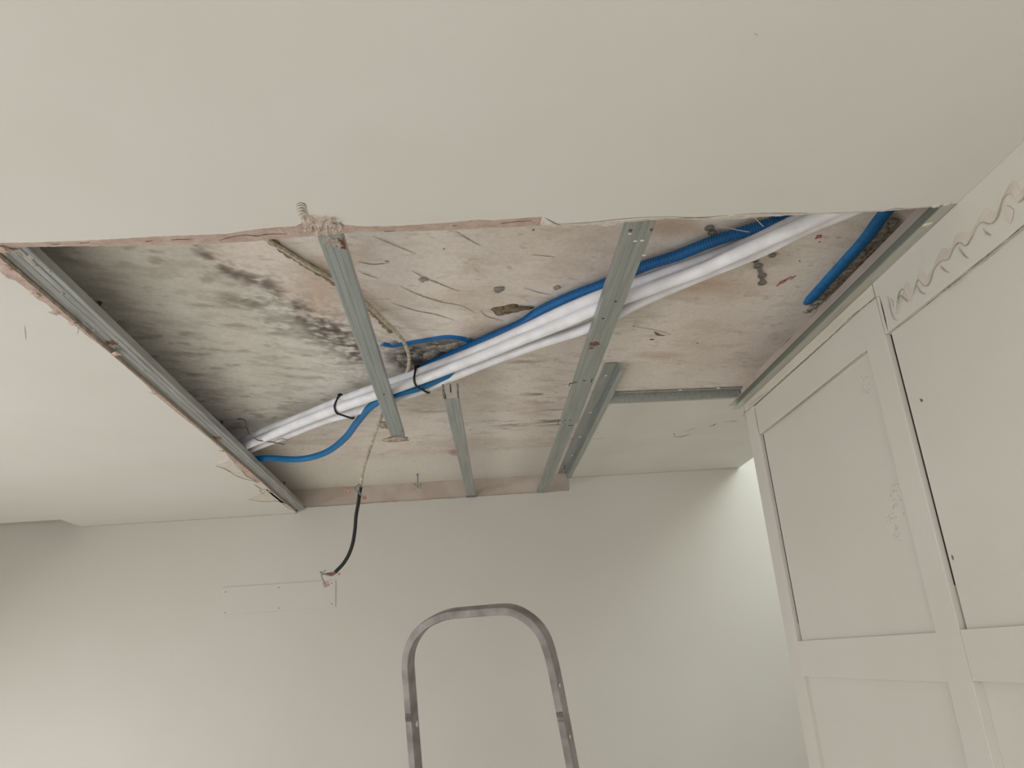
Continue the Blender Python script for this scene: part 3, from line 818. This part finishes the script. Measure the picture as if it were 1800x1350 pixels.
Lb = [p + Vector((.0022, 0, -.0006)) for p in La]; mb.add(La + Lb, [(i, i + 1, n + i + 1, n + i) for i in range(n - 1)])
obj('plaster_smear', mb, smear, w_)
marks('smear_ridge', w_, [(.0028, [(1592, 516), (1595, 530), (1580, 520), (1576, 545)]), (.003, [(1590, 512), (1585, 508), (1579, 518), (1580, 534)]), (.003, [(1606, 518), (1613, 492), (1625, 503), (1634, 496), (1641, 474), (1655, 458)]), (.0028, [(1610, 500), (1618, 514), (1628, 517)]),
      (.003, [(1655, 458), (1667, 456), (1676, 436), (1686, 426), (1697, 432), (1706, 420), (1716, 400), (1725, 390)]), (.0028, [(1684, 434), (1693, 448), (1702, 455)]), (.0028, [(1652, 467), (1660, 476), (1668, 479)]),
      (.003, [(1725, 390), (1738, 394), (1750, 386), (1758, 366), (1762, 350), (1772, 340)]), (.003, [(1790, 357), (1798, 350), (1806, 340)]), (.0026, [(1560, 520), (1566, 548), (1572, 562), (1577, 562)]), (.0026, [(1728, 400), (1733, 410), (1742, 414)])],
      mat('smear_shadow', hexc('9d9183'), hexc('b1a597'), rough=1, scale=40), NX, lambda p: onX(p, XR - .0026), jit=.4)
marks('adhesive_patch', w_, [(.03, [(1766, 362), (1774, 375), (1776, 392)]), (.012, [(1565, 525), (1570, 540)])], smear, NX, lambda p: onX(p, XR - .0014), jit=.3)
# cracks
marks('crack', w_, [(.0010, [(1564, 584), (1590, 566), (1615, 548)]), (.0022, [(1650, 518), (1690, 487), (1700, 480)]), (.0012, [(1615, 548), (1650, 518)]), (.0022, [(1702, 476), (1740, 446), (1765, 426)]), (.002, [(1770, 422), (1790, 404), (1810, 388)])],
      darkc, NX, lambda p: onX(p, XR - .0002), jit=.6)
marks('crack', w_, [(.0022, [(1340, 765), (1400, 716), (1515, 622)])], mat('dark_joint', hexc('7a6e60'), hexc('8f8374'), rough=1, scale=40), NX, lambda p: onX(p, XR + .0002), jit=.2)
marks('crack', w_, [(.0022, [(1316, 714), (1330, 702), (1350, 687)]), (.0026, [(1388, 656), (1420, 628), (1462, 592)]), (.0022, [(1470, 582), (1503, 551), (1545, 520)])], lightc, NX, lambda p: onX(p, XR - .0022), jit=.9)
marks('crack', w_, [(.003, [(1327, 718), (1329, 732), (1332, 750), (1335, 762)]), (.002, [(1306, 732), (1310, 722), (1318, 712)])], MATS['dark_joint'], NX, lambda p: onX(p, XR - .0002), jit=.3)
marks('joint_dark_strip', w_, [(.005, [(1546, 520), (1553, 548), (1561, 582)])], black_gap, NX, lambda p: onX(p, XR + .0006), jit=.2)  # dark line laid on for the shade in the upper part of the joint
marks('chip', w_, [(.010, [(1617, 701), (1620, 704), (1622, 703)]), (.008, [(1673, 975), (1676, 985)])], darkc, NX, lambda p: onX(p, XR + rec - .0005))
mb = MB()
rr = random.Random(4)
for i in range(46):
    x = 1572 + rr.gauss(0, 9); y = 900 + rr.uniform(-52, 50)
    p = onX((x, y), XR + rec); mb.blob(p, .0012, rr.uniform(.004, .009), rr.uniform(.003, .006), seed=i, nz=.5, nu=8, nv=5)
for i in range(10):
    p = onX((1522 + rr.gauss(0, 5), 672 + rr.uniform(-10, 20)), XR + rec); mb.blob(p, .0009, .008, .004, seed=i, nz=.5, nu=8, nv=5)
stuff(obj('paint_blisters', mb, cabp, w_, smooth=True))

# ---------------------------------------------------------------- blank plate on the back wall
p = [onY(q_, 5.15) for q_ in ((388, 1034), (590, 1019), (590, 1068), (389, 1083))]
t = thing('blank_wall_plate', (-1.2, 5.145, .385), 'flush white rectangular cover plate screwed to the back wall', 'wall plate')
mb = MB(); mb.box(-1.556, -.845, 5.1445, 5.1498, .388, .556)
obj('plate', mb, wallp, t, bevel=.001)
for (x, y) in [(396.5, 1040.5), (490, 1032.5), (583, 1025), (395.5, 1077), (490, 1069), (583, 1061.5)]:
    mb = MB(); q_ = onY((x, y), 5.1443); mb.blob(q_, .0045, .0008, .0045, nz=0, nu=10, nv=6); obj('screw', mb, lightc, t, smooth=True)

# ---------------------------------------------------------------- pipes and conduits
G = 'white insulated pipes running diagonally through the opening'


def pipe(px, zs, r, name, label, cat, mt, group=None, corr=None, seed=1, ext0=None, ext1=None, wrinkle=0, step=.012, n=20, flat=1.0):
    P = [onZ(p, z) for p, z in zip(px, zs)]
    flat_dir = lambda v: Vector((v.x, v.y, 0)).normalized()      # the hidden ends run level above the ceiling
    if ext0: P.insert(0, P[0] + flat_dir(P[0] - P[1]) * ext0)
    if ext1: P.append(P[-1] + flat_dir(P[-1] - P[-2]) * ext1)
    Q = smooth_path(P, corr / 4 if corr else step)
    rn = random.Random(seed); ph = [rn.uniform(0, 6.28) for _ in range(8)]
    if corr: rf = lambda i, t: (1.0, .93, .80, .93)[i % 4]
    elif wrinkle: rf = lambda i, t: 1 + wrinkle * (math.sin(3 * t + ph[0] + .05 * i) * math.sin(.09 * i + ph[1]) + .6 * math.sin(2 * t + ph[2]) * math.sin(.05 * i + ph[3]) + .35 * math.sin(5 * t + ph[4] + .06 * i) + .5 * math.sin(8 * t + ph[5] + .03 * i) * math.sin(.04 * i + ph[6])) + .004 * math.sin(i * 2.1)
    else: rf = None
    mb = MB(); mb.tube(Q, r, n=n, rf=rf, flat=flat)
    o = obj(name, mb, mt, smooth=True)
    return tag(o, label, cat, group), Q


def zint(px, xs, zs): return [float(np.interp(p[0], xs, zs)) for p in px]


A1 = [(1383, 397), (1300, 433), (1228, 461), (1144, 490), (1061, 518), (992, 546), (917, 582), (861, 607), (778, 640), (722, 661), (639, 690), (590, 709), (528, 734), (472, 755), (418, 780)]
A2 = [(1400, 399), (1300, 444), (1228, 476), (1144, 507), (1061, 538), (978, 573), (917, 597), (861, 620), (778, 652), (722, 673), (639, 702), (590, 719), (528, 743), (483, 762), (425, 786)]
Bp = [(1444, 390), (1394, 412), (1339, 440), (1255, 474), (1186, 503), (1117, 534), (1033, 576), (950, 603), (861, 635), (778, 669), (736, 687), (700, 698), (661, 709), (617, 726), (572, 738), (505, 764), (432, 792)]
xs_ = [420, 600, 740, 1050, 1250, 1450]
_, QA1 = pipe(A1, zint(A1, xs_, [1.100, 1.104, 1.103, 1.101, 1.103, 1.103]), .0210, 'insulated_pipe', 'white insulated pipe, the upper one of the three, next to the ribbed blue conduit', 'pipe', whitep, G, seed=1, ext0=.5, ext1=.45, wrinkle=.028)
_, QA2 = pipe(A2, zint(A2, xs_, [1.063, 1.065, 1.067, 1.064, 1.065, 1.065]), .0205, 'insulated_pipe', 'white insulated pipe lying between the two other white pipes', 'pipe', whitep, G, seed=2, ext0=.5, ext1=.45, wrinkle=.028)
_, QB = pipe(Bp, zint(Bp, xs_, [1.080, 1.076, 1.078, 1.070, 1.080, 1.090]), .0200, 'insulated_pipe', 'white insulated pipe, the lowest of the three, farthest from the ribbed blue conduit', 'pipe', whitep, G, seed=3, ext0=.5, ext1=.45, wrinkle=.03)
C1 = [(1420, 371), (1350, 394), (1255, 424), (1186, 451), (1130, 469), (1061, 500), (1005, 521), (950, 547), (917, 569), (861, 594), (800, 622), (740, 648)]
pipe(C1, zint(C1, [740, 900, 1100, 1420], [1.136, 1.137, 1.135, 1.126]), .0185, 'corrugated_conduit', 'ribbed blue conduit running along the upper side of the white pipes', 'conduit', bluec, corr=.0078, ext0=.35, n=18)
C2 = [(440, 808), (472, 805.5), (528, 807), (572, 795.5), (605.5, 771), (628, 742), (650, 716), (672, 702), (697, 692), (739, 680.5), (775, 664), (800, 653), (830, 640)]
pipe(C2, zint(C2, [440, 570, 640, 700, 740, 775, 830], [1.064, 1.056, 1.060, 1.060, 1.066, 1.076, 1.100]), .0160, 'smooth_hose', 'smooth blue hose curving down from the white pipes to the left channel', 'hose', blues, ext0=.5, n=18)
# conduits sunk into the slab
D1 = [(1566, 360), (1548, 382), (1520, 420), (1480, 464), (1440, 508), (1417, 533)]
rnd = random.Random(2)
P = smooth_path([onZ(p, ZS - .001) for p in D1], .0016)
mb = MB(); N = len(P)
mb.tube(P, [.0240 * min(1, .50 + .45 * min(1, (N - i) / 40)) for i in range(N)], n=16, rf=lambda i, t: (1.0, .97, .92, .97)[i % 4], flat=.7)
tag(obj('sunken_conduit', mb, mat('scuffed_blue_plastic', hexc('1c6fa6'), hexc('1a5f95'), rough=.6, scale=25, bump=.3, bscale=60), smooth=True), 'straight length of blue conduit sunk in the concrete near the wall track on the right', 'conduit')
mb = MB()
for i in range(70):
    k = i / 70; x = 1561 - 147 * k + 7 * (1 - .4 * k); y = 378 + 165 * k + 6
    mb.blob(onZ((x + rnd.uniform(-2, 7 - 3 * k), y + rnd.uniform(-2, 4)), ZS - .001), rnd.uniform(.006, .014), rnd.uniform(.006, .018), rnd.uniform(.003, .007), seed=i, nz=.6, nu=10, nv=6)
stuff(obj('mortar_fill', mb, mortar, slab, smooth=True))
D2 = [(672, 604), (690, 607), (712, 604), (745, 598), (780, 592.5), (805, 593.5), (830, 600)]
P = smooth_path([onZ(p, ZS - .001) for p in D2], .006)
mb = MB(); mb.tube(P, .014, n=14, flat=.6)
tag(obj('sunken_conduit', mb, bluec, smooth=True), 'short arc of blue conduit showing at the edge of the dark mortar patch', 'conduit')
mb = MB()
for i in range(60):
    x = rnd.uniform(690, 850); y = 618 + rnd.gauss(0, 10) - (x - 770) * .12
    mb.blob(onZ((x, y), ZS), rnd.uniform(.01, .03), rnd.uniform(.01, .03), rnd.uniform(.003, .007), seed=i + 9, nz=.6, nu=10, nv=6)
stuff(obj('mortar_fill', mb, mortar, slab, smooth=True))

# cable ties round the bundle


TS = -0.8


def tie(px, label):
    c = px
    near = lambda Q: min(Q, key=lambda v: (v - c).length)
    a, b2, d = near(QA1), near(QA2), near(QB)
    i = QA1.index(a); tdir = (QA1[min(i + 3, len(QA1) - 1)] - QA1[max(i - 3, 0)]).normalized()
    cen = (a + b2 + d) / 3
    pts = []
    e1 = (Vector((0, 0, 1)) - tdir * tdir.z).normalized(); e2 = tdir.cross(e1)
    P2d = []
    for q_ in (a, b2, d):
        for k in range(24):
            th = 2 * math.pi * k / 24; w = q_ - cen
            P2d.append((w.dot(e1) + .0245 * math.cos(th), w.dot(e2) + .0245 * math.sin(th)))
    P2d.sort()
    def half(seq):
        h = []
        for p in seq:
            while len(h) > 1 and (h[-1][0] - h[-2][0]) * (p[1] - h[-2][1]) - (h[-1][1] - h[-2][1]) * (p[0] - h[-2][0]) <= 0: h.pop()
            h.append(p)
        return h[:-1]
    pts = [cen + e1 * u_ + e2 * v_ + tdir * (.03 * (.03 - v_) / .06) * TS for u_, v_ in half(P2d) + half(P2d[::-1])]
    t = thing('cable_tie', cen - Vector((0, 0, .05)), label, 'cable tie', 'black cable ties on the white pipes')
    mb = MB(); ring = smooth_path(pts + [pts[0]], .006)
    mb.tube(ring, .0044, n=8, rf=None, caps=False); obj('strap', mb, blackm, t, smooth=True)
    def scr_y(v):
        q_ = R.T @ np.array(v); return -q_[1] / -q_[2]
    lo = min(pts, key=scr_y)
    mb = MB(); mb.obox(lo, tdir, e1, e2, .009, .008, .008); obj('locking_head', mb, blackm, t, bevel=.001)


tie(onZ((589, 713), 1.085), 'black cable tie round the white pipes, the one nearer the left channel')
tie(onZ((728, 668), 1.085), 'black cable tie round the white pipes, just right of the cut-off channel')

# thin white string caught over the ribbed conduit
mb = MB(); mb.tube(smooth_path([onZ((1318, 372), 1.03), onZ((1330, 386), 1.05), onZ((1342, 398), 1.055)], .01), .0012, n=6)
mb.tube(smooth_path([onZ((1265, 397), 1.05), onZ((1290, 403), 1.055), onZ((1318, 408), 1.06)], .01), .0012, n=6)
tag(obj('loose_string', mb, crumb, smooth=True), 'thin white strands lying over the ribbed blue conduit near the front edge', 'string')

# ---------------------------------------------------------------- cream cable and black flex
t = thing('power_cable', (-.45, 3.4, .35), 'old cream cable from a slab groove, joined to a dangling black flex', 'electric cable')
pz = [((455, 408), 1.152), ((475, 424), 1.152), ((510, 446), 1.152), ((550, 471), 1.152), ((585, 490), 1.152), ((650, 540), 1.15), ((675, 564), 1.145), ((694, 582), 1.14), ((709, 600), 1.135), ((718, 622), 1.125), ((719, 640), 1.12), ((715, 655), 1.118)]
P = [onZ(p, z) for p, z in pz]
P += [onZ((700, 690), 1.125), onZ((680, 715), 1.118)]
P += [onY((672, 730), 3.40), onY((662, 755), 3.40), onY((650, 790), 3.40), onY((640, 820), 3.39), onY((636, 840), 3.38), onY((634, 856), 3.38)]
rp = random.Random(6)
Q = smooth_path(P, .008)
mb = MB(); mb.tube(Q, .0068, n=12, rf=lambda i, tt: 1 + .09 * math.sin(i * 1.5 + tt)); obj('cream_cable', mb, cream, t, smooth=True)['label'] = 'cream cable sheath'
fl = [(634, 856), (632, 868), (630, 884), (626, 906), (624, 930), (620, 955), (613, 975), (604, 990), (595, 1000), (589, 1006)]
P = smooth_path([onY(p, 3.38) for p in fl], .01)
mb = MB(); mb.tube(P, .0078, n=14); obj('black_flex', mb, blackm, t, smooth=True)['label'] = 'black flex'
# bare cores at the joint
mb = MB()
cj = onY((630, 861), 3.37)
for k in range(3):
    loop = []
    for i in range(22):
        a = 2 * math.pi * i / 20
        loop.append(cj + Vector((.026 * math.cos(a) * (1 - .12 * k), -.008 * k + .006 * math.sin(a + k), .021 * math.sin(a) * (1 + .15 * k) + .004 * k - .004)))
    mb.tube(loop, .0030, n=7)
mb.tube(smooth_path([cj + Vector((-.012, 0, .004)), onY((621, 863), 3.36), onY((616, 859), 3.35), onY((610, 862), 3.35)], .004), .0042, n=7)
mb.tube(smooth_path([cj + Vector((-.01, 0, .0)), onY((620, 860), 3.35), onY((612, 864), 3.35)], .004), .0020, n=7)
mb.tube(smooth_path([cj, onY((636, 868), 3.36), onY((640, 872), 3.36)], .004), .0020, n=7)
X
mb = MB(); mb.tube(smooth_path([cj + Vector((.002, -.01, .026)), cj + Vector((.012, -.012, .012)), cj + Vector((.004, -.014, -.004)), onY((638, 876), 3.36)], .004), .0022, n=7)
mb.tube(smooth_path([cj + Vector((.004, -.01, .02)), cj + Vector((-.012, -.012, .008)), cj + Vector((-.004, -.014, -.01)), onY((636, 872), 3.35)], .004), .002, n=7)
mb.tube(smooth_path([onY((589, 1006), 3.38), onY((578, 1008), 3.375), onY((568, 1009), 3.37), onY((563, 1005), 3.37)], .004), .0040, n=8)
mb.tube(smooth_path([onY((565, 1009), 3.37), onY((566, 1016), 3.37), onY((571, 1025), 3.37)], .004), .0026, n=8)
mb.tube(smooth_path([onY((566, 1007), 3.37), onY((573, 1002), 3.37)], .004), .0018, n=8)
split_obj('grey_core', mb, greyw, t, smooth=True)
mb = MB(); mb.tube(smooth_path([onY((590, 1007), 3.375), onY((582, 1011), 3.37), onY((573, 1009), 3.365)], .004), .0046, n=8); split_obj('bare_cores', mb, copper, t, smooth=True)
for (x, y, s) in [(610, 862, .012), (640, 875, .010), (573, 1027, .013), (596, 1009, .006)]:
    mb = MB(); q_ = onY((x, y), 3.35 if y < 1000 else 3.37); mb.obox(q_, Vector((.9, .2, .3)).normalized(), Vector((-.2, .97, 0)).normalized(), Vector((-.3, 0, .95)).normalized(), s, s * .7, s * .75)
    mb.blob(q_ + Vector((s * .5, -.002, s * .5)), s * .5, s * .5, s * .5, nz=.1, nu=10, nv=6); obj('terminal_block', mb, pinkc, t, bevel=.0015)
# groove in the slab, dark and fibrous, that holds the cable
mb = MB(); ribbon(mb, smooth_path([onZ(p, ZS - .003) for p in [(452, 402), (474, 421), (510, 449), (550, 474), (592, 500), (650, 545), (690, 585)]], .01), .024, DN, jit=.4, taper=False)
obj('cable_groove', mb, mat('groove_dirt', hexc('7a6b57'), hexc('a08f79'), rough=1, scale=50, bump=.8, bscale=80), slab)

# ---------------------------------------------------------------- small fixings


def nail(p_low, label, h, r=.0028, clip=False, grp='hanger rods left in the slab'):
    t = thing('hanger_rod', p_low, label, 'rod', grp)
    mb = MB(); mb.tube([p_low, p_low + Vector((0, 0, h))], r, n=8); obj('shank', mb, steel, t, smooth=True)
    mb = MB(); mb.tube([p_low + Vector((0, 0, h - .004)), p_low + Vector((0, 0, h))], r * 2.6, n=12); obj('washer', mb, steel, t)
    if clip:
        mb = MB(); c = p_low
        mb.box(c.x - .020, c.x - .014, c.y - .01, c.y + .01, c.z - .006, c.z + .026); mb.box(c.x + .014, c.x + .020, c.y - .01, c.y + .01, c.z - .006, c.z + .026)
        mb.box(c.x - .020, c.x + .020, c.y - .01, c.y + .01, c.z + .020, c.z + .026); obj('clip', mb, plastic_clip, t)
    return t


def rod_at(top_px, low_px, label, **k):
    tp = onZ(top_px, ZS - .003)
    lw = onY(low_px, tp.y); nail(Vector((tp.x, tp.y, max(lw.z, 1.005))), label, ZS - .001 - max(lw.z, 1.005), **k)


rod_at((176, 532), (174, 560), 'thin steel rod rising from behind the left channel near its front end')
rod_at((390, 741), (392, 768), 'thin steel rod standing beside the left channel next to the ends of the white pipes')
rod_at((500, 848), (502, 868), 'thin steel rod in the far left corner of the opening, behind the left channel')
rod_at((734, 834), (733, 858), 'steel rod with a clear plastic clip hanging near the back wall', clip=True)
rod_at((992, 818), (993, 833), 'short steel rod beside the far end of the long channel and angle track')

t = thing('twisted_wire', onZ((470, 775), 1.06), 'twisted grey tie wire looped over the white pipes near the left channel', 'wire')
P = smooth_path([onZ((418, 737), ZS - .003), onZ((430, 738), 1.15), onZ((434, 752), 1.11), onZ((440, 765), 1.062), onZ((455, 774), 1.047), onZ((478, 777), 1.045), onZ((500, 781), 1.05)], .008)
mb = MB(); mb.tube(P, .0028, n=8, rf=lambda i, tt: 1 + .35 * math.sin(i * 1.3 + tt)); split_obj('wire_strand', mb, steel, t, smooth=True)
mb = MB(); mb.tube(smooth_path([onZ((480, 777), 1.045), onZ((494, 771), 1.046), onZ((506, 774), 1.048)], .008), .0018, n=8); split_obj('wire_strand', mb, steel, t, smooth=True)


def strap(px, label, r=.015, end=True):
    """perforated steel strap: a scalloped strip with round holes"""
    P = [onZ(p, ZS - .006) for p in px]; t = (P[-1] - P[0]).normalized(); s = t.cross(DN).normalized()
    mb = MB()
    for k, c in enumerate(P):
        n = 20; ro = r; ri = r * .45
        vs = []
        for lev in (0, 1):
            for rad in (ro, ri):
                for i in range(n):
                    a = 2 * math.pi * i / n; vs.append(c + (t * math.cos(a) * 1.1 + s * math.sin(a)) * rad + Vector((0, 0, .0015 * lev + .0004 * k)))
        fs = []
        for i in range(n):
            j = (i + 1) % n
            fs += [(i, j, n + j, n + i), (2 * n + i, 3 * n + i, 3 * n + j, 2 * n + j), (i, 2 * n + i, 2 * n + j, j), (n + i, n + j, 3 * n + j, 3 * n + i)]
        mb.add(vs, fs)
        if k:
            a_, b3 = P[k - 1], c
            mb.obox((a_ + b3) / 2 + Vector((0, 0, .0008)), t, s, Vector((0, 0, 1)), max(.001, (b3 - a_).length / 2 - r * .75), r * .45, .0008)
    return tag(obj('perforated_strap', mb, mat('grey_strap_steel', hexc('8b8780'), hexc('75716a'), rough=.55, metal=.3, scale=50)), label, 'metal strap', 'perforated straps fixed to the slab')


strap([(1326, 457), (1333, 469), (1340, 486), (1340, 499)], 'long perforated steel strap curling down below the white pipes', r=.0155)
strap([(1352, 445), (1358, 450)], 'small stub of perforated strap just below the white pipes', r=.012)
strap([(1247, 402), (1252, 410)], 'stub of perforated strap above the ribbed blue conduit', r=.014)
# lump of plaster on the slab beside the cut-off channel
mb = MB(); mb.blob(onZ((676, 747), ZS - .004), .034, .05, .014, seed=12, nz=.45)
tag(obj('plaster_blob', mb, MATS['plaster_lump'], smooth=True), 'small lump of rough plaster stuck to the slab beside the end of the cut-off channel', 'plaster lump')

# ---------------------------------------------------------------- ladder: bent aluminium hand rail and the ladder below it
th, ph_ = math.radians(27), math.radians(17)
uu = Vector((math.cos(th), -math.sin(th), 0)); nh = Vector((-math.sin(th), -math.cos(th), 0))
vvv = (Vector((0, 0, 1)) * math.cos(ph_) + nh * math.sin(ph_)).normalized(); ww = uu.cross(vvv).normalized()
if ww.dot(nh) < 0: ww = -ww
C0 = onY((850, 1100), 1.98)


def onL(p):
    d = Vector(ray(*p)); return d * (C0.dot(ww) / d.dot(ww))


loop_px = [(731, 1350), (724, 1260), (719.5, 1200), (717.5, 1165), (721, 1140), (731, 1118), (748, 1099), (768, 1087), (792, 1079), (820, 1076), (850, 1073.5), (882, 1071), (903, 1073), (924, 1083), (942, 1098), (955, 1116), (964, 1138), (970, 1160), (977, 1192), (990, 1260), (1007, 1350)]
L = [onL(p) for p in loop_px]
fl_z = -EYE + .02
dl = (L[0] - L[1]).normalized(); dr = (L[-1] - L[-2]).normalized()
FLf = L[0] + dl * ((L[0].z - fl_z) / -dl.z); FRf = L[-1] + dr * ((L[-1].z - fl_z) / -dr.z)
t = thing('step_ladder', (C0.x, C0.y + .4, -EYE), 'aluminium stepladder whose rounded hand rail rises in front of the back wall', 'ladder')
Pm = smooth_path([FLf] + L + [FRf], .012)
mb = MB(); N = len(Pm); hw, hd = .0105, .0185; sec = []
for (a, b2) in [(-1, -.75), (-.8, -1), (.8, -1), (1, -.75), (1, .75), (.8, 1), (-.8, 1), (-1, .75)]: sec.append((a * hw, b2 * hd))
o0 = len(mb.v)
for i in range(N):
    T_ = (Pm[min(i + 1, N - 1)] - Pm[max(i - 1, 0)]).normalized(); nn = ww.cross(T_).normalized()
    for a, b2 in sec: mb.v.append(Pm[i] + nn * a + ww * b2)
for i in range(N - 1):
    for k in range(8):
        k2 = (k + 1) % 8; mb.f.append((o0 + i * 8 + k, o0 + i * 8 + k2, o0 + (i + 1) * 8 + k2, o0 + (i + 1) * 8 + k)); mb.m.append(0)
mb.f += [tuple(range(8)), tuple((N - 1) * 8 + k for k in range(8))]; mb.m += [0, 0]
obj('hand_rail', mb, alum, t)
mb = MB(); rr = random.Random(8)
for (x, y, s) in [(739, 1268, .006), (716, 1190, .005), (988, 1200, .004), (719, 1182, .005), (723, 1300, .004), (1006, 1290, .004), (812, 1079, .004), (800, 1081, .005)]:
    q_ = onL((x, y)) + ww * .016; mb.blob(q_, s * .6, s * .5, s * 1.3, seed=x, nz=.4, nu=10, nv=6)
split_obj('plaster_spatter', mb, mat('old_spatter', hexc('a49d94'), hexc('8f8880'), rough=.9, scale=50), t, smooth=True)
for k in range(5):
    z = -.45 - .24 * k
    a = L[0] + dl * ((L[0].z - z) / -dl.z); b2 = L[-1] + dr * ((L[-1].z - z) / -dr.z)
    ctr = (a + b2) / 2; ax = (b2 - a).normalized(); dep = .13 if k == 0 else .045
    mb = MB(); mb.obox(ctr + nh * (-.03 if k == 0 else 0), ax, nh, Vector((0, 0, 1)), (b2 - a).length / 2 - .009, dep, .012)
    obj('platform' if k == 0 else 'tread', mb, alum, t, bevel=.002)
for q_ in (FLf, FRf):
    mb = MB(); mb.obox(q_ + Vector((0, 0, -.0)), uu, nh, Vector((0, 0, 1)), .014, .024, .019); obj('rubber_foot', mb, blackm, t, bevel=.003)
for sgn, A0 in ((-1, L[0]), (1, L[-1])):
    top_ = (L[0] + dl * ((L[0].z + .47) / -dl.z)) if sgn < 0 else (L[-1] + dr * ((L[-1].z + .47) / -dr.z))
    top_ = top_ + uu * (-.028 * sgn)
    bot_ = Vector((top_.x, top_.y, fl_z)) + nh * .55 + uu * .04 * sgn
    mb = MB(); mb.tube([top_, bot_], .014, n=10); obj('rear_leg', mb, alum, t, smooth=True)
    mb = MB(); mb.tube([bot_ + Vector((0, 0, .03)), bot_ + Vector((0, 0, -.019))], .018, n=12); obj('rubber_foot', mb, blackm, t)
